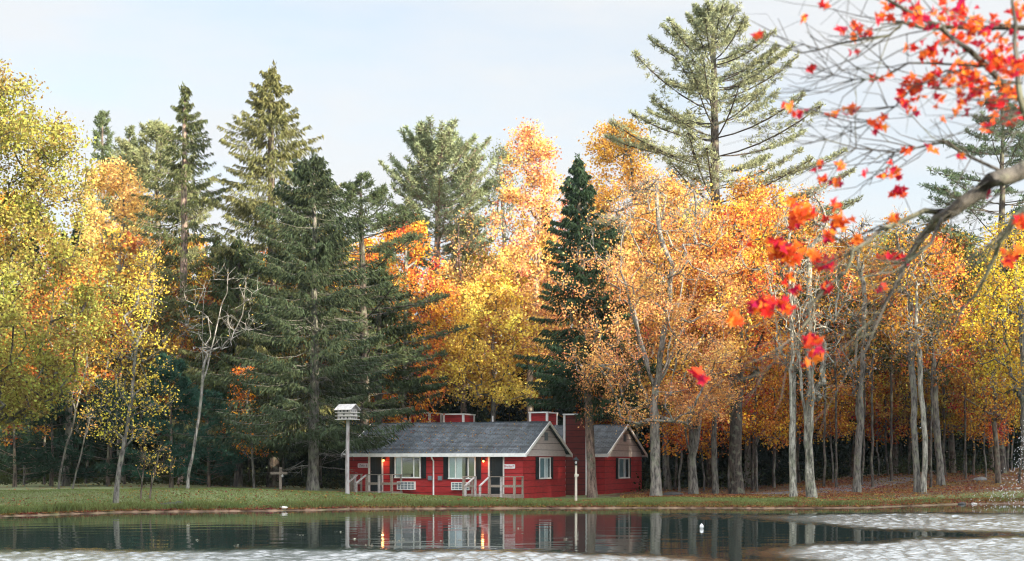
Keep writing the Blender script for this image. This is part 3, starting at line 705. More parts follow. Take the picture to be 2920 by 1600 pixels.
# ------------------------------------------------------------------ building materials
def redwood(name, col=(.36,.015,.017), z0=-.15, bd=.33):
    m, nt, out = newmat(name); tc = N(nt, 'TexCoord'); mp = N(nt, 'Mapping'); mp.inputs['Scale'].default_value = (1.2, 1.2, 5); L(nt, tc.outputs['Object'], mp.inputs[0])
    n1 = N(nt, 'TexNoise', Scale=2.2, Detail=7.0, Roughness=.65); L(nt, mp.outputs[0], n1.inputs['Vector'])
    c = ramp(nt, n1.outputs[0], [(.28, tuple(x*(.55 if col[1] < .1 else .8) for x in col)), (.5, col), (.75, (min(.66,col[0]*1.25), min(.58,col[1]*1.4), min(.57,col[2]*1.3)))])
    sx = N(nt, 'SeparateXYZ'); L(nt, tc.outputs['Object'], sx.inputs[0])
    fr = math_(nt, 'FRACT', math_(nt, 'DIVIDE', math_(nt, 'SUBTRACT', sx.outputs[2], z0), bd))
    c = mixc(nt, math_(nt, 'GREATER_THAN', fr, .915), c, tuple(x*.25 for x in col))  # shadow under each board lap, painted into the colour as a dark band
    p = N(nt, 'BsdfPrincipled', Roughness=.75); L(nt, c, p.inputs['Base Color'])
    b = N(nt, 'Bump', Strength=.3, Distance=.01); L(nt, n1.outputs[0], b.inputs['Height']); L(nt, b.outputs[0], p.inputs['Normal'])
    L(nt, p.outputs[0], out.inputs[0]); return m
def shingles():
    m, nt, out = newmat('shingles'); tc = N(nt, 'TexCoord'); mp = N(nt, 'Mapping'); L(nt, tc.outputs['Object'], mp.inputs[0])
    br = N(nt, 'TexBrick'); br.inputs['Scale'].default_value = 1; br.inputs['Brick Width'].default_value = .3; br.inputs['Row Height'].default_value = .15
    br.inputs['Mortar Size'].default_value = .016; br.inputs['Color1'].default_value = (.055,.072,.09,1); br.inputs['Color2'].default_value = (.115,.135,.155,1); br.inputs['Mortar'].default_value = (.03,.03,.035,1)
    # brick rows follow the height of each course
    sx = N(nt, 'SeparateXYZ'); L(nt, mp.outputs[0], sx.inputs[0]); cb = N(nt, 'CombineXYZ'); L(nt, sx.outputs[0], cb.inputs[0]); L(nt, math_(nt, 'MULTIPLY', sx.outputs[1], 1.12), cb.inputs[1]); L(nt, cb.outputs[0], br.inputs['Vector'])
    mq = N(nt, 'Mapping'); mq.inputs['Scale'].default_value = (1.9, .45, .45); mq.inputs['Rotation'].default_value = (0,0,.25); L(nt, tc.outputs['Object'], mq.inputs[0])
    n1 = N(nt, 'TexNoise', Scale=1.1, Detail=7.0, Roughness=.72); L(nt, mq.outputs[0], n1.inputs['Vector'])
    g = ramp(nt, n1.outputs[0], [(.34, (.42,.48,.46)), (.5, (.85,.87,.88)), (.68, (1.7,1.72,1.75))])
    c = mixc(nt, 1.0, br.outputs[0], g, 'MULTIPLY')
    p = N(nt, 'BsdfPrincipled', Roughness=.72); L(nt, c, p.inputs['Base Color']); L(nt, p.outputs[0], out.inputs[0]); return m
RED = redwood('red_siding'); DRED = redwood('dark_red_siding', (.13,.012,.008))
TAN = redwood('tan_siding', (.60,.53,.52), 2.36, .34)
WHITE = simple('white_paint', (.84,.84,.83), .55, .08, 5)
TRIM = simple('weathered_white_trim', (.66,.64,.61), .65, .12, 6)
SHING = shingles(); BIRDW = simple('weathered_grey_white', (.48,.47,.46), .8, .16, 7, .2)
BLACK = simple('dark_green_black_paint', (.006,.012,.014), .85, .2, 5)
DECK = simple('weathered_timber', (.30,.25,.21), .85, .2, 9, .4, stretch=(2,2,2), second=(.16,.13,.11))
DECKL = simple('bleached_timber', (.46,.42,.42), .85, .16, 9, .4, second=(.22,.19,.17))
POLE = simple('old_grey_pole', (.38,.36,.36), .85, .15, 3.2, .7, stretch=(2.6,2.6,.5), second=(.14,.11,.10))
METAL = simple('grey_metal', (.22,.27,.31), .5, .1, 8, metal=.3)
DARKIN = simple('dark_room', (.012,.016,.02), .6, .1, 2)
CURT = simple('curtain_cloth', (.78,.82,.86), .9, .04, 4)
SHEER = simple('sheer_curtain_cloth', (.34,.46,.50), .9, .05, 4)
ROCK = simple('boulder_stone', (.05,.05,.05), .8, .3, 4, .6)
MIDROCK = simple('mid_grey_stone', (.20,.20,.20), .9, .25, 4, .5); PALEROCK = simple('pale_stone', (.60,.58,.54), .8, .1, 4, .3)
CREAM = simple('cream_paint', (.62,.56,.47), .6, .1, 6)
PLASTIC = simple('white_plastic', (.80,.80,.80), .35, .03, 5)
INK = simple('ink', (.03,.02,.03), .6, .1, 5); REDINK = simple('red_ink', (.45,.04,.06), .6, .1, 5)
SIGNP = simple('pale_pink_paint', (.72,.56,.58), .6, .05, 5); SIGNW = simple('sign_white_paint', (.78,.76,.78), .5, .04, 5)
def glassmat():
    m, nt, out = newmat('window_glass'); t = N(nt, 'BsdfTransparent'); t.inputs[0].default_value = (.9,.95,.97,1)
    g = N(nt, 'BsdfGlossy', Roughness=.03); mx = N(nt, 'MixShader'); mx.inputs[0].default_value = .14
    L(nt, t.outputs[0], mx.inputs[1]); L(nt, g.outputs[0], mx.inputs[2]); L(nt, mx.outputs[0], out.inputs[0]); return m
GLASS = glassmat(); BRASS = simple('brass', (.75,.68,.5), .25, .05, 5, metal=1)
m, nt, out = newmat('lit_bulb'); e = N(nt, 'Emission', Strength=2.2); e.inputs[0].default_value = (1,.50,.12,1); L(nt, e.outputs[0], out.inputs[0]); BULB = m

def siding(mb, a, b, z0, z1, outn, board=.33, th=.022):
    """lapped boards on the vertical face from a to b (xy), facing outn"""
    a = np.array(a, float); b = np.array(b, float); o = np.array(outn, float); z = z0
    while z < z1 - .01:
        zt = min(z + board, z1)
        P = [(*(a+o*th), z), (*(b+o*th), z), (*(b+o*.004), zt), (*(a+o*.004), zt), (*a, z), (*b, z), (*b, zt), (*a, zt)]
        mb.add(P, [(0,1,2,3), (4,5,1,0), (4,0,3,7), (5,6,2,1)]); z = zt

def lettering(text, mat, parent, x, y, z, size, shear=.35):
    cu = bpy.data.curves.new('lettering', 'FONT'); cu.body = text; cu.size = size; cu.shear = shear; cu.extrude = .004; cu.align_x = 'CENTER'; cu.align_y = 'CENTER'
    tmp = bpy.data.objects.new('lettering_src', cu); C.objects.link(tmp); bpy.context.view_layer.update()
    me = bpy.data.meshes.new_from_object(tmp.evaluated_get(bpy.context.evaluated_depsgraph_get())); bpy.data.objects.remove(tmp)
    me.materials.clear(); me.materials.append(mat)
    o = link('lettering', me, parent); o.location = (x, y, z); o.rotation_euler = (PI/2, 0, 0); return o

class House:
    def __init__(s, cpx, D, theta, name, label):
        s.t = theta; s.Cx = (cpx - 1460) / 4055 * D; s.Cy = D; s.c = math.cos(theta); s.s = math.sin(theta)
        s.root = empty(name, (s.Cx, s.Cy, 0), label, 'cabin', None, -theta)
    def fx(s, px, ly=0):
        k = (px - 1460) / 4055; return (k*(s.Cy + ly*s.c) - s.Cx - ly*s.s) / (s.c + k*s.s)
    def fy(s, px, lx=0):
        k = (px - 1460) / 4055; return (k*(s.Cy - lx*s.s) - s.Cx - lx*s.c) / (s.s - k*s.c)
    def fz(s, py, lx=0, ly=0): return H + (1310 - py) / 4055 * (s.Cy - lx*s.s + ly*s.c)
    def shell(s, Lg, W, ze, zr, z0=-.15, oh=.30, og=.25):
        r = s.root; b = MB(); b.box(-Lg, 0, 0, W, z0, ze - .02)
        siding(b, (-Lg, 0), (0, 0), z0, ze, (0, -1)); siding(b, (0, 0), (0, W), z0, ze, (1, 0)); siding(b, (0, W), (-Lg, W), z0, ze, (0, 1)); siding(b, (-Lg, W), (-Lg, 0), z0, ze, (-1, 0))
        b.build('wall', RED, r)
        sl = (zr - ze) / (W/2 + oh); zw = ze + oh*sl     # roof underside at the wall line
        for sx, xx in ((1, .03), (-1, -Lg - .03)):       # gable triangles of tan boards
            g = MB(); z = ze - .10; first = True
            while z < zr - .12:
                zt = min(z + .34, zr - .08)
                def hw(q): return max(.02, min(W/2 + .02, (zr - .05 - q) / sl))
                a0, a1 = hw(z), hw(zt); f = .028*sx
                g.add([(xx+f, W/2-a0, z), (xx+f, W/2+a0, z), (xx+f*.2, W/2+a1, zt), (xx+f*.2, W/2-a1, zt), (xx-.05*sx, W/2-a0, z), (xx-.05*sx, W/2+a0, z), (xx-.05*sx, W/2+a1, zt), (xx-.05*sx, W/2-a1, zt)],
                      [(0,1,2,3), (4,5,1,0), (4,0,3,7), (5,6,2,1), (7,6,5,4)]); z = zt
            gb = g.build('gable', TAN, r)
            if sx == 1:
                v = MB(); vz = zr - .95; v.box(xx+.03, xx+.06, W/2-.22, W/2+.22, vz, vz+.42)
                for q in range(5): v.box(xx+.06, xx+.085, W/2-.19, W/2+.19, vz+.04+q*.075, vz+.075+q*.075)
                v.build('vent', METAL, gb)
        rf = MB(); n = 24; th = .05
        for sgn in (-1, 1):
            for q in range(n):
                u0, u1 = q/n, (q+1)/n
                ya = W/2 + sgn*(W/2+oh)*(1-u0); yb = W/2 + sgn*(W/2+oh)*(1-u1); za = ze + (zr-ze)*u0; zb_ = ze + (zr-ze)*u1
                x0, x1 = -Lg-og, og
                P = [(x0,ya,za+th),(x1,ya,za+th),(x1,yb,zb_+th-.016),(x0,yb,zb_+th-.016),(x0,ya,za),(x1,ya,za),(x1,yb,zb_),(x0,yb,zb_)]
                fs = [(0,1,2,3),(4,5,1,0),(4,0,3,7),(5,6,2,1),(7,6,5,4)]
                if sgn > 0: fs = [f[::-1] for f in fs]
                rf.add(P, fs)
        rf.box(-Lg-og, og, W/2-.10, W/2+.10, zr+.012, zr+.045)
        roof = rf.build('roof', SHING, r)
        f = MB(); f.box(-Lg-og-.02, og+.02, -oh-.05, -oh-.003, ze-.13, ze+.045); f.box(-Lg-og-.02, og+.02, W+oh+.003, W+oh+.05, ze-.13, ze+.045); f.build('gutter', WHITE, r)
        for sx, xx in ((1, og+.003), (-1, -Lg-og-.043)):
            rk = MB()
            for sgn in (-1, 1):
                ya = W/2 + sgn*(W/2+oh+.05); rk.add([(xx,ya,ze-.15),(xx,ya,ze+.02),(xx,W/2,zr+.05),(xx,W/2,zr-.12),(xx+.04,ya,ze-.15),(xx+.04,ya,ze+.02),(xx+.04,W/2,zr+.05),(xx+.04,W/2,zr-.12)],
                    [(0,1,2,3),(7,6,5,4),(0,4,5,1),(1,5,6,2),(3,2,6,7),(0,3,7,4)])
            rk.build('rake_board', WHITE, r)
        so = MB(); so.box(-Lg-og, og, -oh, -.03, ze-.135, ze-.11); so.build('soffit', TRIM, r)
    def window(s, x0, x1, z0, z1, face='front', panes=(0, .25, .5, 1), cloth=(), shut=.3):
        """face front: on y=0 looking to -y; face gable: on x=0 looking to +x (x0,x1 are y values)"""
        P = (lambda a, d, z: (a, -d, z)) if face == 'front' else (lambda a, d, z: (d, a, z))
        def bx(mb, a0, a1, d0, d1, za, zb_):
            p, q = P(a0, d0, za), P(a1, d1, zb_)
            mb.box(min(p[0],q[0]), max(p[0],q[0]), min(p[1],q[1]), max(p[1],q[1]), za, zb_)
        r = s.root; w = .05; f = MB()
        bx(f, x0, x1, .02, .09, z1-w, z1); bx(f, x0-.02, x1+.02, .02, .11, z0-.02, z0+w); bx(f, x0, x0+w, .02, .088, z0+w, z1-w); bx(f, x1-w, x1, .02, .088, z0+w, z1-w)
        for p in panes[1:-1]:
            xm = x0 + (x1-x0)*p; bx(f, xm-w/2, xm+w/2, .022, .084, z0+w, z1-w)
        fr = f.build('window', WHITE, r)
        d = MB(); bx(d, x0+.01, x1-.01, .024, .028, z0+.01, z1-.01); d.build('dark_interior', DARKIN, fr)
        g = MB(); bx(g, x0+w, x1-w, .062, .066, z0+w, z1-w); g.build('pane', GLASS, fr)
        for a, b_, mt in cloth:
            c = MB(); n = max(4, int((b_-a)*(x1-x0)/.05)); A = x0+w+(x1-x0-2*w)*a; B = x0+w+(x1-x0-2*w)*b_
            for k in range(n):
                q0, q1 = A+(B-A)*k/n, A+(B-A)*(k+1)/n; dd = .036 + (.012 if k % 2 else 0)
                bx(c, q0, q1, .030, dd+.006, z0+w, z1-w)
            c.build('curtain', mt, fr)
        if shut:
            for a, b_ in ((x0-shut-.02, x0-.03), (x1+.03, x1+shut+.02)):
                h = MB(); bx(h, a, b_, .02, .06, z0-.03, z1+.02)
                k = z0 + .02
                while k < z1 - .06: bx(h, a+.04, b_-.04, .06, .072, k, k+.03); k += .06
                h.build('shutter', BLACK, r)
    def door(s, x0, x1, z0, z1, side=1):
        r = s.root; d = MB(); d.box(x0, x1, -.05, -.02, z0, z1)
        for a, b_ in ((.12,.45), (.55,.88)):
            for c, e in ((.10,.40), (.48,.92)): d.box(x0+(x1-x0)*a, x0+(x1-x0)*b_, -.062, -.05, z0+(z1-z0)*c, z0+(z1-z0)*e)
        dd = d.build('door', BLACK, r)
        for zz, rr in ((z0+1.0, .036), (z0+1.16, .028)):
            xk = x0 + .09; kb = MB()
            ring = [[(xk+q*math.cos(2*PI*i/10), y, zz+q*math.sin(2*PI*i/10)) for i in range(10)] for q, y in ((rr*.6,-.05),(rr*.6,-.075),(rr,-.085),(rr,-.105),(rr*.5,-.115))]
            vs_ = [p for rg in ring for p in rg]; fs_ = [(a*10+i, (a+1)*10+i, (a+1)*10+(i+1) % 10, a*10+(i+1) % 10) for a in range(4) for i in range(10)] + [tuple(range(40,50))]
            kb.add(vs_, fs_, True)
            kb.build('handle' if rr > .03 else 'door_lock', BRASS, dd)
    def lamp(s, x, z):
        r = s.root; m_ = MB(); m_.box(x-.04, x+.04, -.06, -.02, z+.02, z+.16); m_.bar((x, -.04, z+.12), (x, -.15, z+.14), .025)
        m_.lathe([(.02, z+.15), (.05, z+.12), (.09, z+.05), (.088, z+.045)], x, -.15, 12)
        l = m_.build('wall_lamp', BLACK, r); b = MB(); b.lathe([(.015, z-.06), (.045, z-.035), (.055, z), (.04, z+.03), (.02, z+.06)], x, -.15, 10); b.build('bulb', BULB, l)
        ld = bpy.data.lights.new('wall_lamp_light', 'POINT'); ld.energy = 2.2; ld.color = (1, .42, .13); ld.shadow_soft_size = .06
        lo = bpy.data.objects.new('lamp_glow', ld); C.objects.link(lo); lo.parent = l; lo.location = (x+.02, -.30, z-.10)
    def aircon(s, x0, x1, z0, z1):
        b = MB(); b.box(x0, x1, -.20, -.02, z0, z0+.035); b.box(x0, x1, -.20, -.02, z1-.035, z1); b.box(x0, x0+.035, -.2, -.02, z0+.035, z1-.035); b.box(x1-.035, x1, -.2, -.02, z0+.035, z1-.035)
        a = b.build('air_conditioner', WHITE, s.root); g = MB(); g.box(x0+.035, x1-.035, -.16, -.03, z0+.035, z1-.035); g.build('coil', METAL, a)
        g = MB()
        for k in (1, 2): zz = z0+(z1-z0)*k/3; g.box(x0+.035, x1-.035, -.195, -.165, zz-.012, zz+.012)
        for k in range(1, 5): xx = x0+(x1-x0)*k/5; g.box(xx-.010, xx+.010, -.192, -.168, z0+.036, z1-.036)
        g.build('grille', WHITE, a)
    def sign(s, px0, px1, py0, py1, text, board, ink):
        x0, x1 = s.fx(px0, -.05), s.fx(px1, -.05); z0, z1 = s.fz(py1), s.fz(py0)
        b = MB(); xm, zm = (x0+x1)/2, (z0+z1)/2; rr = .04; pts = []
        for cx_, cz_, a0 in ((x1-rr, z1-rr, 0), (x0+rr, z1-rr, 90), (x0+rr, z0+rr, 180), (x1-rr, z0+rr, 270)):
            for k in range(5): a = math.radians(a0 + k*22.5); pts.append((cx_+rr*math.cos(a), cz_+rr*math.sin(a)))
        n = len(pts); b.add([(p, -.065, q) for p, q in pts] + [(p, -.03, q) for p, q in pts], [tuple(range(n))[::-1], tuple(range(n, 2*n))] + [(i, (i+1) % n, n+(i+1) % n, n+i) for i in range(n)])
        sg = b.build('name_sign', board, s.root)
        lettering(text[0], ink, sg, xm - (x1-x0)*.13, -.069, zm, (z1-z0)*.72); lettering(text[1], ink, sg, x1 - (x1-x0)*.15, -.069, zm, (z1-z0)*.66, 0)

th = math.radians(22)
A = House(1491, 70.5, th, 'red_cabin', 'long red cabin with grey shingle roof, two porches and a white downspout on its front')
W = 6.2; ze, zr, Lg = 2.46, 4.12, 9.75
A.shell(Lg, W, ze, zr)
A.window(A.fx(1126,-.05), A.fx(1199.5,-.05), A.fz(1362.5,-7), A.fz(1300,-7)-.04, 'front', (0,.27,.74,1), ((0,.24,SHEER),), .28)
A.window(A.fx(1279.5,-.05), A.fx(1356,-.05), A.fz(1365,-4), A.fz(1302,-4), 'front', (0,.26,.735,1), ((0,.23,SHEER),(.27,.5,CURT)), .28)
A.window(A.fy(1537.5,.05), A.fy(1569,.05), A.fz(1365,0,2.5), A.fz(1304.5,0,2.5), 'gable', (0,.48,1), ((0,.46,SHEER),(.5,.86,CURT)), .42)
for x0, x1, p1, p2 in ((1398.5, 1433.5, 1394, 1435.5), (1057, 1088, 1052, 1090)):
    a, b = A.fx(x0,-.03), A.fx(x1,-.03); A.door(a, b, .42, ze-.12)
    for p, w_ in ((p1, .085), (p2, .05)):
        q = MB(); xx = A.fx(p,-.1); q.box(xx-w_/2, xx+w_/2, -.12, -.03, .40, ze-.11); q.build('door_post', TRIM, A.root)
A.lamp(A.fx(1379.5,-.1), A.fz(1315,-1.8)); A.lamp(A.fx(1095,-.1), A.fz(1313,-7.5))
A.aircon(A.fx(1134,-.1), A.fx(1184,-.1), A.fz(1396,-7), A.fz(1373,-7)); A.aircon(A.fx(1288.5,-.1), A.fx(1340,-.1), A.fz(1397,-4), A.fz(1375,-4))
for p0, p1 in ((1220,1231), (1248.5,1259.5)):
    b = MB(); x0, x1 = A.fx(p0,-.1), A.fx(p1,-.1); z0, z1 = A.fz(1369.5,-5), A.fz(1357,-5); b.box(x0, x1, -.11, -.02, z0, z1); b.box(x0+.03, x1-.03, -.125, -.11, z0+.03, z1-.06); b.build('meter_box', METAL, A.root)
b = MB(); xx = A.fx(1235.5,-.1); b.tube([(xx, -.32, ze-.08), (xx, -.28, ze-.2), (xx, -.08, ze-.34), (xx, -.08, .32), (xx+.03, -.14, .20), (xx+.06, -.32, .16)], [.042]*6, 8); b.build('downspout', WHITE, A.root)
A.sign(1020.5, 1050, 1322, 1335, ('Oaks', '6'), SIGNP, INK)
A.sign(1437, 1468.5, 1324, 1336.5, ('Birches', '7'), SIGNW, REDINK)
def porch(hs, pxs, px_st, zdeck, depth, rail_right=True):
    """pxs: post pixels along the front rail; px_st: (left, right) pixels of the stair opening"""
    dF = -depth; X0, X1 = hs.fx(pxs[0], dF)-.06, hs.fx(pxs[-1], dF)+.06; S0, S1 = hs.fx(px_st[0], dF), hs.fx(px_st[1], dF)
    d = MB(); yy = -.03
    while yy > dF: d.box(X0, X1, max(dF, yy-.13), yy, zdeck-.035, zdeck); yy -= .14
    d.box(X0, X1, dF-.04, dF-.005, zdeck-.20, zdeck-.038); d.box(X0, X0+.04, dF, -.03, zdeck-.2, zdeck-.038); d.box(X1-.04, X1, dF, -.03, zdeck-.2, zdeck-.038)
    pc = d.build('porch', DECK, hs.root); zt = zdeck + .86
    def post(x, y, z0, z1, w=.10, mt=DECK): b_ = MB(); b_.box(x-w/2, x+w/2, y-w/2, y+w/2, z0, z1); b_.build('post', mt, pc)
    def rail(a, b_, w=.035, t=.11, mt=DECK): q = MB(); q.bar(a, b_, w, t); q.build('rail', mt, pc)
    for k, p in enumerate(pxs): post(hs.fx(p, dF-.1), dF-.10, -.02, zt, .105 if k else .12, DECKL if k % 2 else DECK)
    for x in (X0+.05, X1-.05): post(x, -.10, zdeck, zt, .08)
    xs_ = [hs.fx(p, dF-.1) for p in pxs]
    segs = [(xs_[i], xs_[i+1]) for i in range(len(xs_)-1) if not (xs_[i] <= S0+.05 and xs_[i+1] >= S1-.05)]
    for a, b_ in segs:
        rail((a-.05, dF-.10, zt+.02), (b_+.05, dF-.10, zt+.02), .14, .035); rail((a+.05, dF-.10, zdeck+.42), (b_-.05, dF-.10, zdeck+.42), .035, .12)
    for x in (X0+.05, X1-.05): rail((x, -.06, zt+.02), (x, dF-.04, zt+.02), .12, .035); rail((x, -.14, zdeck+.42), (x, dF-.05, zdeck+.42))
    for k in range(2):
        st = MB(); y1 = dF-.05-.28*k; st.box(S0+.07, S1-.07, y1-.28, y1, zdeck-.18*(k+1)-.05, zdeck-.18*(k+1)); st.build('step', DECK, pc)
    for x, w_ in ((S0, -.0), (S1, -.0)):
        yb = dF-.95; zb_ = zdeck + .42
        post(x-.10, yb, -.05, zb_, .09, DECKL); rail((x, dF-.12, zt-.02), (x-.10, yb-.06, zb_+.01), .10, .05, DECKL)
porch(A, [1323, 1355, 1396, 1429.5, 1467], (1355, 1396), .47, 1.15)
porch(A, [1003, 1012, 1046, 1081, 1117], (1021, 1046), .55, 1.15)
# second, smaller-looking cabin with its tall boxed chase
B = House(1724, 78.5, th, 'red_cabin', 'smaller-looking red cabin behind a tree trunk beside the tall boxed chimney')
B.shell(9.75, 7.0, 2.46, 4.17)
B.window(B.fy(1763.5,.05), B.fy(1793.5,.05), B.fz(1364,0,2.5), B.fz(1307,0,2.5), 'gable', (0,.5,1), ((0,.46,SHEER),(.5,.72,CURT)), .38)
def chase(hs, px0, px1, dep, ly, z0, z1, mat, parent):
    x0, x1 = hs.fx(px0, ly), hs.fx(px1, ly); t = .1
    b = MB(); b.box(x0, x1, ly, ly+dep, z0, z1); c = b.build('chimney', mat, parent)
    f = MB()
    for xx in (x0, x1):
        for yy in (ly, ly+dep): f.box(xx-t/2-.01, xx+t/2+.01, yy-t/2-.01, yy+t/2+.01, z0, z1)
    f.box(x0-.09, x1+.09, ly-.09, ly+dep+.09, z1, z1+.08); f.build('corner_trim', WHITE, c); return c
chase(B, 1610, 1673.5, .75, -.85, .05, B.fz(1184,-1.8,-.85), DRED, B.root)
# third cabin behind the first: only its boxed chimneys and pipe rise over the ridge
Cc = House(1540, 83.0, th, 'red_cabin', 'red cabin hidden behind the long roof except its boxed chimneys and pipe')
Cc.shell(11.5, 6.2, 2.46, 4.10)
for p0, p1, py, ly in ((1170, 1225, 1180, 1.6), (1266, 1321, 1183.5, 1.6), (1512, 1560, 1178.5, 1.2)):
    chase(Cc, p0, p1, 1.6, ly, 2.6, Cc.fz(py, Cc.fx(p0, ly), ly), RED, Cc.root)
b = MB(); xx = Cc.fx(1405, 1.4); b.tube([(xx, 1.4, 3.0), (xx, 1.4, Cc.fz(1186, xx, 1.4))], [.05, .05], 8); b.build('vent_pipe', PLASTIC, Cc.root)

# needles and leaves fallen on the long roof
rl = np.random.default_rng(31); k = 520; lx = -Lg*rl.random(k)**.7; u = rl.random(k); ly = -.3 + (W/2+.3)*u; lz = ze + (zr-ze)*u + .062
P = np.stack([A.Cx + lx*A.c + ly*A.s, A.Cy - lx*A.s + ly*A.c, lz], 1)
scatter('roof_litter', 'fallen leaves and needles lying on the long grey roof', P, rl, .085, LEAFMIX, (.34,.17,.05), 2.5)
# ------------------------------------------------------------------ bird house
D = 66.3; x = WX(874, D); g = gz(x, D); t = empty('birdhouse', (x, D, g), 'white many-holed birdhouse on a tall weathered pole at the lawn crest', 'birdhouse', None, math.radians(-28))
zt = WZ(1055, D) - g
b = MB(); b.tube([(.03,0,-.3), (0,0,.0), (-.01,0,1.2), (.01,0,2.4), (.03,0,zt)], [.11,.105,.095,.085,.08], 10); b.build('pole', POLE, t)
zb_ = zt; hs = (WZ(1016.5, D) - g) - zb_      # total height to the ridge
w, dp, wh = .72, .56, hs*.66
b = MB(); b.box(-w/2, w/2, -dp/2, dp/2, zb_, zb_+wh)
for yy in (-dp/2, dp/2-.001): b.add([(-w/2, yy, zb_+wh), (w/2, yy, zb_+wh), (w/2, yy, zb_+wh+.001)], [(0,1,2)])
for xx in (-w/2+.001, w/2-.001): b.add([(xx, -dp/2, zb_+wh), (xx, dp/2, zb_+wh), (xx, 0, zb_+hs-.03)], [(0,1,2), (2,1,0)])
hb = b.build('house_box', BIRDW, t)
b = MB()
for zz in (0, .34, .67): b.box(-w/2-.09, w/2+.09, -dp/2-.09, dp/2+.09, zb_+wh*zz-.018, zb_+wh*zz+.004)
b.build('ledge', TRIM, t)
b = MB()
for row_, zz in enumerate((.14, .48, .81)):
    for k in (-1, 0, 1):
        if row_ == 1 and k: continue
        for f_, (a, n_) in enumerate((((k*.2, -dp/2-.004), 'y'), ((w/2+.004, k*.16), 'x'))):
            pts = [(a[0]+.045*math.cos(q*PI/5) if n_ == 'y' else a[0], a[1] if n_ == 'y' else a[1]+.045*math.cos(q*PI/5), zb_+wh*zz+.045*math.sin(q*PI/5)) for q in range(10)]
            b = MB(); b.add(pts, [tuple(range(10))]); b.build('entrance_hole', DARKIN, hb)
b = MB(); zr_ = zb_+hs; ze_ = zb_+wh-.03
for sg in (-1, 1): b.add([(-w/2-.12, sg*(dp/2+.13), ze_), (w/2+.12, sg*(dp/2+.13), ze_), (w/2+.12, 0, zr_), (-w/2-.12, 0, zr_), (-w/2-.12, sg*(dp/2+.13), ze_-.025), (w/2+.12, sg*(dp/2+.13), ze_-.025), (w/2+.12, 0, zr_-.025), (-w/2-.12, 0, zr_-.025)],
    [(0,1,2,3), (7,6,5,4), (0,4,5,1), (1,5,6,2), (0,3,7,4), (3,2,6,7)])
b.build('roof', BIRDW, t)
# ------------------------------------------------------------------ wooden cross post
D = 70; x = WX(706, D); t = empty('cross_post', (x, D, gz(x, D)), 'grey wooden post with a crossbar and small white bulb, at the wood edge', 'post')
hh = WZ(1175, D) - gz(x, D); b = MB(); b.box(-.065, .065, -.06, .06, -.2, hh); b.build('post', DECK, t)
b = MB(); b.box(-.50, .34, -.105, -.062, hh-.36, hh-.24); b.build('crossbar', DECK, t)
b = MB(); b.lathe([(.03, hh-.50), (.055, hh-.46), (.05, hh-.40), (.02, hh-.36)], .10, -.08, 8); b.build('hanging_bulb', PLASTIC, t)
# ------------------------------------------------------------------ lamp post
D = 67.6; x = WX(1449, D); g = gz(x, D); t = empty('lamp_post', (x, D, g), 'cream lamp post with a black lantern in front of the dark red chimney', 'lamp post')
ht = WZ(1171, D) - g; b = MB(); b.lathe([(.07, -.2), (.062, .2), (.055, ht*.62), (.05, ht)], 0, 0, 10); b.build('post', CREAM, t)
b = MB(); b.box(-.02, .13, -.03, .03, ht*.70, ht*.70+.10); b.lathe([(.075, ht*.68), (.082, ht*.72), (.07, ht*.77)], 0, 0, 10); b.build('outlet_box', CREAM, t)
b = MB(); b.lathe([(.06, ht), (.09, ht+.05), (.10, ht+.06)], 0, 0, 8)
for k in range(6): a = k*PI/3; b.bar((.09*math.cos(a), .09*math.sin(a), ht+.05), (.115*math.cos(a), .115*math.sin(a), ht+.25), .014)
b.lathe([(.15, ht+.25), (.14, ht+.27), (.06, ht+.36), (.02, ht+.40), (.015, ht+.44)], 0, 0, 8); lt = b.build('lantern', BLACK, t)
b = MB(); b.lathe([(.03, ht+.07), (.06, ht+.11), (.065, ht+.15), (.04, ht+.2)], 0, 0, 10); b.build('globe', PLASTIC, lt)
# ------------------------------------------------------------------ stones, buoy and floating leaves
def stone(seed, sx, sy, sz, n=12):
    rg = np.random.default_rng(seed); ph = rg.uniform(0, 6.28, 6); V_, F_ = [], []
    for i in range(n+1):
        for j in range(2*n):
            a, e_ = j*PI/n, -PI/2 + i*PI/n; q = 1 + .12*math.sin(2*a+ph[0]) + .1*math.sin(3*e_+ph[1]+a) + .06*math.sin(5*a+ph[2]+2*e_)
            V_.append((sx*q*math.cos(e_)*math.cos(a), sy*q*math.cos(e_)*math.sin(a), sz*q*math.sin(e_)))
    for i in range(n):
        for j in range(2*n): F_.append((i*2*n+j, i*2*n+(j+1) % (2*n), (i+1)*2*n+(j+1) % (2*n), (i+1)*2*n+j))
    return mesh_np('boulder', V_, F_, ROCK, True)
def put_stone(v, vy, seed, s_, label, mat=None, D=None, name='boulder', grp=None):
    D = D or H*FV/(vy-HY); x = WX(v, D); me_ = stone(seed, *s_)
    if mat: me_.materials.clear(); me_.materials.append(mat)
    o = link(name, me_); o.location = (x, D, max(gz(x, D), 0) + s_[2]*.35); return tag(o, label, 'rock', grp)
put_stone(711, 1284, 1, (.22,.15,.08), 'flat white stone at the waterline below the birdhouse', PALEROCK, 61.2)
put_stone(432, 1287, 2, (.28,.2,.10), 'larger dark rock of the pile at the waterline under the yellow sapling', None, 60.6)
put_stone(452, 1286, 3, (.2,.16,.13), 'tallest dark rock of the waterline pile, at its right', None, 60.7)
put_stone(412, 1287, 4, (.18,.16,.07), 'small dark rock of the waterline pile, at its left', None, 60.5)
put_stone(2420, 1270, 5, (.22,.16,.08), 'grey stone at the far right shoreline under the spray', None, 69.6)
put_stone(2450, 1270, 6, (.14,.12,.05), 'smaller pale stone at the far right shoreline', PALEROCK, 69.9)
put_stone(2345+120, 1190, 7, (.42,.3,.15), 'grey boulder on the leafy slope behind the spray', MIDROCK, 82)
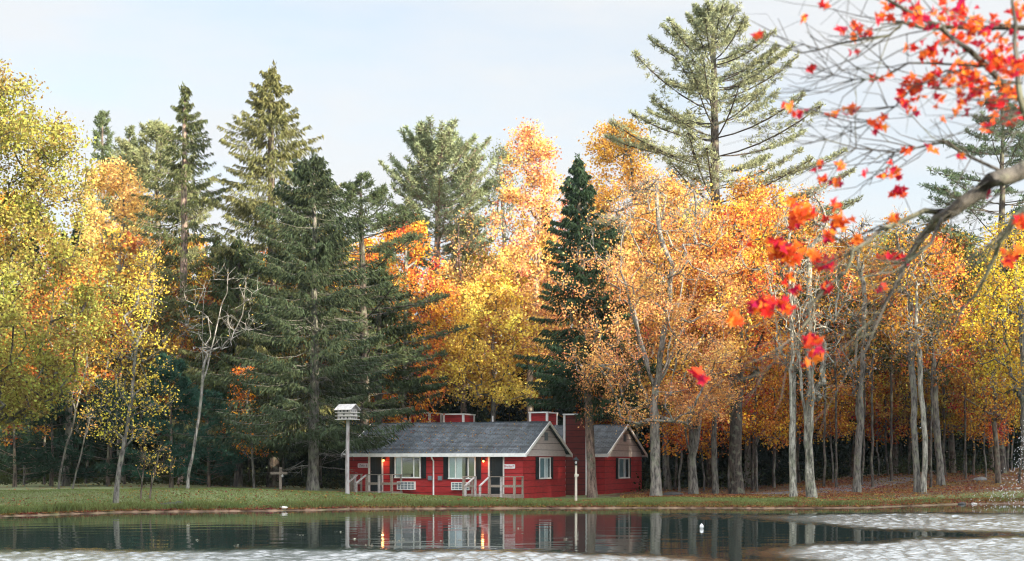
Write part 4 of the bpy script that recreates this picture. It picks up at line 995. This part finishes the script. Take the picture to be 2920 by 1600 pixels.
put_stone(1690, 1245, 8, (.5,.3,.14), 'low rock beside the stout pale maple trunk', None, 72)
D = H*FV/(1329.5-HY); x = WX(1765, D); b = MB(); b.lathe([(.02,-.04),(.05,0),(.065,.045),(.062,.09),(.035,.125),(.018,.14),(.014,.16)], 0, 0, 12)
o = b.build('buoy', PLASTIC); o.location = (x, D, 0); tag(o, 'small round white buoy floating on the dark water', 'buoy')
rg = np.random.default_rng(4)
pts = [(985,1362),(1003,1361),(1018,1357),(1160,1358),(1110,1362),(924,1371),(930,1374),(475,1322),(852,1339),(498,1359),(596,1373),(1420,1357),(895,1371),(1200,1361),(890,1357),(755,1346),(1305,1330),(365,1407)]
lp = np.array([(WX(a, H*FV/(b_-HY)), H*FV/(b_-HY), .012) for a, b_ in pts])
lp = np.repeat(lp, 3, 0) + rg.normal(0, .05, (len(lp)*3, 3))*np.array([1.2,1.2,0]) + np.array([0,0,.004])
Vv, Ff = quads(lp, np.stack([np.cos(rg.uniform(0,6,len(lp))), np.sin(rg.uniform(0,6,len(lp))), rg.normal(0,.12,len(lp))], 1), rg.normal(0,1,(len(lp),3))*np.array([1,1,.1]), np.full(len(lp), .08), np.full(len(lp), .06))
tag(link('floating_leaves', mesh_np('floating_leaves', Vv, Ff, LEAF, False, rg.random(len(lp))), None, (.50,.46,.36)), 'scattered pale leaves floating on the pond', kind='stuff')
# fountain spray drifting in at the right edge
k = 330; u = rg.random(k); ang = rg.uniform(0, 1, k); D0 = 66
vv = 2578 - 110*u**1.3*ang - 12*rg.random(k) + 25*rg.random(k); yy = 1065 + 230*u**.9 + rg.normal(0, 14, k); DD = D0 + rg.normal(0, .8, k)
P = np.stack([(vv-CX)/FV*DD, DD, np.maximum(.02, H + (HY-yy)/FV*DD)], 1)
ex = rg.random(60); vx = 2440 + 130*ex; P2 = np.stack([(vx-CX)/FV*65, np.full(60,65.), np.full(60,.03)+rg.random(60)*.9], 1); P = np.concatenate([P, P2])
oc = np.array([(1,0,0),(-1,0,0),(0,1,0),(0,-1,0),(0,0,1),(0,0,-1.)]); of = np.array([(0,2,4),(2,1,4),(1,3,4),(3,0,4),(2,0,5),(1,2,5),(3,1,5),(0,3,5)])
rr = rg.uniform(.012, .028, len(P)); Vv = (P[:,None]+oc[None]*rr[:,None,None]).reshape(-1,3); Ff = (np.arange(len(P))[:,None,None]*6+of[None]).reshape(-1,3)
tag(link('fountain_spray', mesh_np('fountain_spray', Vv, Ff, simple('spray_water', (.9,.93,.97), .1, .02, 3))), 'white droplets of fountain spray at the right edge', kind='stuff')

# ------------------------------------------------------------------ red maple reaching in over the camera's right
rgm = np.random.default_rng(21)
def Q(v, vy, D): return np.array([WX(v, D), D, WZ(vy, D)])
M = Skel(); base = np.array([5.6, 8.6, gz(5.6, 8.6) - .3])
tr = M.path([base, base+(0,0,.8), base+(-.05,.0,1.7), base+(-.12,.02,2.6), base+(-.2,0,3.5), base+(-.15,.05,4.6), base+(-.1,.1,5.8), base+(-.2,.1,7.0)])
def limb(pts, par, r0, r1):
    n_ = len(pts); P_ = []
    for i in range(n_-1):
        for q in (0, .5): P_.append((np.array(pts[i])*(1-q)+np.array(pts[i+1])*q, r0+(r1-r0)*(i+q)/(n_-1)))
    P_.append((np.array(pts[-1]), r1)); ids = []
    for p, r_ in P_:
        q = Q(*p) + rgm.normal(0, .012, 3); ids += M.path([q], par, r_); par = ids[-1]
    return ids
main = limb([(2720,340,7.8),(2576,426,7.7),(2500,462,7.6),(2427,513,7.6),(2357,554,7.7),(2310,601,7.8),(2291,643,7.9),(2268,695,8.0),(2225,765,8.1),(2190,830,8.2)], tr[3], .058, .004)
b2 = limb([(2380,522,7.7),(2329,533,7.7),(2263,552,7.7),(2212,584,7.6),(2151,634,7.5),(2123,681,7.5),(2057,756,7.4),(2029,798,7.4),(1985,870,7.3),(1900,960,7.2)], main[6], .020, .003)
b3 = limb([(2640,470,7.2),(2576,530,7.1),(2535,572,7.1),(2512,633,7.2),(2450,740,7.3),(2400,800,7.3)], tr[2], .032, .003)
b4 = limb([(2640,310,6.9),(2576,266,6.8),(2527,215,6.8),(2434,130,6.7),(2369,72,6.7),(2240,0,6.6),(2150,-60,6.6)], tr[4], .024, .006)
b5 = limb([(2640,90,7.0),(2576,72,7.0),(2455,66,7.0),(2350,62,7.1),(2283,57,7.1),(2240,88,7.1),(2117,108,7.2),(2024,137,7.2),(1916,108,7.2)], tr[5], .018, .002)
b6 = limb([(2600,330,6.5),(2568,250,6.4),(2560,160,6.4),(2545,60,6.4),(2550,-30,6.4)], tr[4], .020, .007)
b7 = limb([(2330,150,6.9),(2240,180,7.0),(2180,200,7.0),(2110,195,7.1),(2040,170,7.1)], b4[5], .006, .002)
b8 = limb([(2380,545,7.6),(2340,610,7.5),(2280,660,7.4),(2210,790,7.3),(2170,880,7.2),(2120,960,7.1)], main[5], .012, .002)
b9 = limb([(2440,400,7.6),(2380,360,7.6),(2300,375,7.6),(2200,385,7.6),(2080,350,7.6),(1990,290,7.5)], main[3], .009, .002)
b10 = limb([(2380,170,7.0),(2290,230,7.0),(2200,310,7.0),(2080,290,7.1),(2000,270,7.1)], b4[4], .006, .002)
clusters = [(2080,15,8,1),(2140,80,22,3),(2300,30,60,13),(2400,20,50,16),(2460,60,40,8),(2520,90,40,7),(2025,42,14,2),(2120,75,10,1),(2170,75,20,4),(2300,110,20,2),(2150,130,8,1),
 (2500,150,45,15),(2560,170,30,9),(2420,180,40,10),(2350,200,45,12),(2300,215,40,7),(2450,220,50,14),(2530,230,45,12),(2400,260,40,7),(2270,255,20,3),(2200,200,10,1),(2230,190,10,1),(2140,275,18,4),(2000,275,22,3),(1907,88,8,1),
 (2045,170,10,2),(2100,290,14,2),(2210,315,20,4),(2290,270,15,2),(2480,320,25,3),(2530,290,22,4),(2415,395,10,2),(2345,370,12,1),(2280,380,10,1),(2240,435,24,6),(2265,480,16,5),(2060,415,10,2),(2110,415,10,2),
 (2070,455,13,4),(2110,460,12,3),(2180,435,10,1),(2020,535,28,12),(2100,520,12,2),(2105,560,18,6),(2085,590,14,4),(2150,610,8,1),(1960,625,28,11),(1995,640,26,11),(2040,640,16,2),(2075,665,20,5),(2250,650,22,7),
 (2220,725,10,1),(1905,765,16,5),(1935,770,20,7),(1970,768,16,6),(1975,700,14,2),(1850,805,14,4),(2040,858,14,5),(2060,885,13,4),(2030,915,9,1),(1755,950,16,4),(2080,725,10,2),(2000,735,12,2),(2250,545,10,1),(2480,490,12,2),(2550,640,20,4),(2570,560,14,4),(2390,100,40,8),(2350,130,30,4),(2560,30,25,6),(2230,30,25,5)]
lc = []
nodes_end = len(M.p)
for v_, y_, r_, n_ in clusters:
    Pn = np.array(M.p[8:nodes_end]); proj_v = CX + FV*Pn[:,0]/Pn[:,1]; proj_y = HY + (H-Pn[:,2])*FV/Pn[:,1]
    i = int(np.argmin((proj_v-v_)**2 + (proj_y-y_)**2)); D_ = Pn[i,1] + rgm.normal(0, .12)
    for q in range(max(1, n_//3)):
        tt = Q(v_ + rgm.normal(0, r_*.5), y_ + rgm.normal(0, r_*.35), D_ + rgm.normal(0, .05)); M.attach(tt, rgm, .10, .10, .1, 8, hang=-.05)
    for q in range(int(n_*2.4)+1):
        lc.append(Q(v_ + rgm.normal(0, r_*.62), y_ + rgm.normal(0, r_*.45), D_ + rgm.normal(0, .06)))
# bare twigs bristling from the limbs
for q in range(220):
    i = int(rgm.integers(10, nodes_end)); p = M.p[i]; pv = CX + FV*p[0]/p[1]; py_ = HY + (H-p[2])*FV/p[1]
    dv = np.array([-1, rgm.normal(0,.3), -.75 if py_ > 420 else rgm.normal(-.05,.4)]) + rgm.normal(0,.35,3); dv /= np.linalg.norm(dv); ln = rgm.uniform(.15,.55)
    ids = M.path([p+dv*ln*.35+rgm.normal(0,.01,3), p+dv*ln*.7+rgm.normal(0,.02,3)+(0,0,.02), p+dv*ln+(0,0,.06)], i)
    for w in range(2):
        j = ids[rgm.integers(0,3)]; d2 = dv + rgm.normal(0,.7,3); M.path([M.p[j]+d2/np.linalg.norm(d2)*rgm.uniform(.06,.2)], j)
M.radii(.0022, 2.5, None, .0018)
for i in range(len(M.p)):
    if i < 8: M.r[i] = .15 - .009*i
    elif M.minr[i] > 0: M.r[i] = M.minr[i]
    else: M.r[i] = min(M.r[i], .7*M.r[M.par[i]], .007)
mt = tag(empty('red_maple', tuple(base+(0,0,.3)), 'red maple whose nearly bare branches reach in close to the viewer at upper right', 'tree'), None)
Mm = M.mesh('trunk'); co = np.empty(len(Mm.vertices)*3, np.float32); Mm.vertices.foreach_get('co', co); co = co.reshape(-1,3) - (base+(0,0,.3)); Mm.vertices.foreach_set('co', co.astype(np.float32).ravel()); Mm.update()
link('trunk', Mm, mt, (.065,.06,.055))
# lobed maple leaves
out_ = [(0,-.5),(.10,-.18),(.42,-.30),(.30,-.02),(.52,.16),(.20,.20),(.16,.34),(0,.62),(-.16,.34),(-.20,.20),(-.52,.16),(-.30,-.02),(-.42,-.30),(-.10,-.18)]
Vl, Fl, Rl = [], [], []
for c in lc:
    s_ = rgm.uniform(.034, .060) * (1.35 if HY + (H-c[2])*FV/c[1] > 500 else 1); n3 = rgm.normal(0,1,3)+np.array([0,-.6,.2]); n3 /= np.linalg.norm(n3); t3 = np.cross(n3, rgm.normal(0,1,3)+np.array([0,0,0])); t3 /= np.linalg.norm(t3); b3_ = np.cross(n3, t3)
    b = len(Vl); Vl.append(c - n3*.006)
    for px_, py_ in out_: Vl.append(c + s_*(t3*px_ + b3_*py_) + n3*s_*(.5*abs(px_) - .35*py_*py_))
    for i in range(14): Fl.append((b, b+1+i, b+1+(i+1) % 14)); 
    Rl += [rgm.random()]*14
Vl = np.array(Vl) - (base+(0,0,.3))
link('leaves', mesh_np('leaves', Vl, Fl, REDLEAF, False, np.array(Rl)), mt, (.62,.065,.03))

# ------------------------------------------------------------------ sky, sun, camera
w = bpy.data.worlds.new('World'); scene.world = w; w.use_nodes = True; nt = w.node_tree; nt.nodes.clear()
sky = N(nt, 'TexSky', sky_type='NISHITA', sun_disc=False); sky.sun_elevation = SUN_EL; sky.sun_rotation = SUN_AZ; sky.air_density = 1.0; sky.dust_density = .6; sky.ozone_density = 1.5
tc = N(nt, 'TexCoord'); mp = N(nt, 'Mapping'); mp.inputs['Scale'].default_value = (1.6, 1.6, 6); mp.inputs['Rotation'].default_value = (0, .35, .2); L(nt, tc.outputs['Generated'], mp.inputs[0])
nz = N(nt, 'TexNoise', Scale=1.6, Detail=7.0, Roughness=.55); L(nt, mp.outputs[0], nz.inputs['Vector'])
cf = ramp(nt, nz.outputs[0], [(.34, (.62,.62,.62)), (.5, (.92,.92,.92)), (.6, (.99,.99,.99))])
vn = N(nt, 'VectorMath'); vn.operation = 'DOT_PRODUCT'; L(nt, tc.outputs['Generated'], vn.inputs[0]); vn.inputs[1].default_value = (sd[0]*.9, sd[1]*.9, .44)
sunw = math_(nt, 'MULTIPLY', math_(nt, 'POWER', math_(nt, 'MAXIMUM', vn.outputs['Value'], 0.0), 1.5), 1.7)
sz = N(nt, 'SeparateXYZ'); L(nt, tc.outputs['Generated'], sz.inputs[0])
hi = math_(nt, 'MULTIPLY', ramp(nt, sz.outputs[2], [(.315, (0,0,0)), (.55, (1,1,1))]), 2.0)
veil = N(nt, 'VectorMath'); veil.operation = 'SCALE'; veil.inputs[0].default_value = (3.2,3.25,3.31); L(nt, math_(nt, 'ADD', math_(nt, 'ADD', sunw, hi), 1.0), veil.inputs['Scale'])
cl = mixc(nt, cf, sky.outputs[0], veil.outputs[0])
bg = N(nt, 'Background', Strength=.10); L(nt, cl, bg.inputs[0]); ow = nt.nodes.new('ShaderNodeOutputWorld'); L(nt, bg.outputs[0], ow.inputs[0])
sl_ = bpy.data.lights.new('sun', 'SUN'); sl_.energy = 5.0; sl_.angle = math.radians(.5); sl_.color = (1, .86, .66)
so = bpy.data.objects.new('sun', sl_); C.objects.link(so); so.rotation_euler = (PI/2 - SUN_EL, 0, PI - SUN_AZ)
from mathutils import Vector
so.rotation_euler = Vector((sd[0]*math.cos(SUN_EL), sd[1]*math.cos(SUN_EL), math.sin(SUN_EL))).to_track_quat('Z', 'Y').to_euler()
so.location = (60, -40, 40)
cam = bpy.data.cameras.new('camera'); cam.sensor_width = 36; cam.lens = 4055/2920*36; cam.shift_y = 510/2920; cam.clip_start = .1; cam.clip_end = 3000
cam.dof.use_dof = True; cam.dof.focus_distance = 72; cam.dof.aperture_fstop = 3.2
co_ = bpy.data.objects.new('camera', cam); C.objects.link(co_); co_.location = (0, 0, H); co_.rotation_euler = (PI/2, 0, 0); scene.camera = co_
vs_ = scene.view_settings; vs_.view_transform = 'Standard'; vs_.look = 'None'; vs_.exposure = 1.5; vs_.gamma = 1
scene.cycles.max_bounces = 6; scene.cycles.diffuse_bounces = 3; scene.cycles.glossy_bounces = 3; scene.cycles.transmission_bounces = 3; scene.cycles.transparent_max_bounces = 8
scene.cycles.use_denoising = True; scene.cycles.caustics_reflective = False; scene.cycles.caustics_refractive = False
scene.cycles.sample_clamp_indirect = 4; scene.cycles.filter_width = 1.15

# ------------------------------------------------------------------ thin autumn air
m, nt, out = newmat('air'); pv = nt.nodes.new('ShaderNodeVolumePrincipled'); pv.inputs['Color'].default_value = (.70,.88,1,1); pv.inputs['Density'].default_value = .00011; pv.inputs['Anisotropy'].default_value = .2
L(nt, pv.outputs[0], out.inputs[1]); b = MB(); b.box(-130, 130, -60, 190, -2.0, 48); hz = b.build('haze', m); tag(hz, 'thin bluish autumn air over the pond and wood', kind='stuff')
scene.cycles.volume_bounces = 0
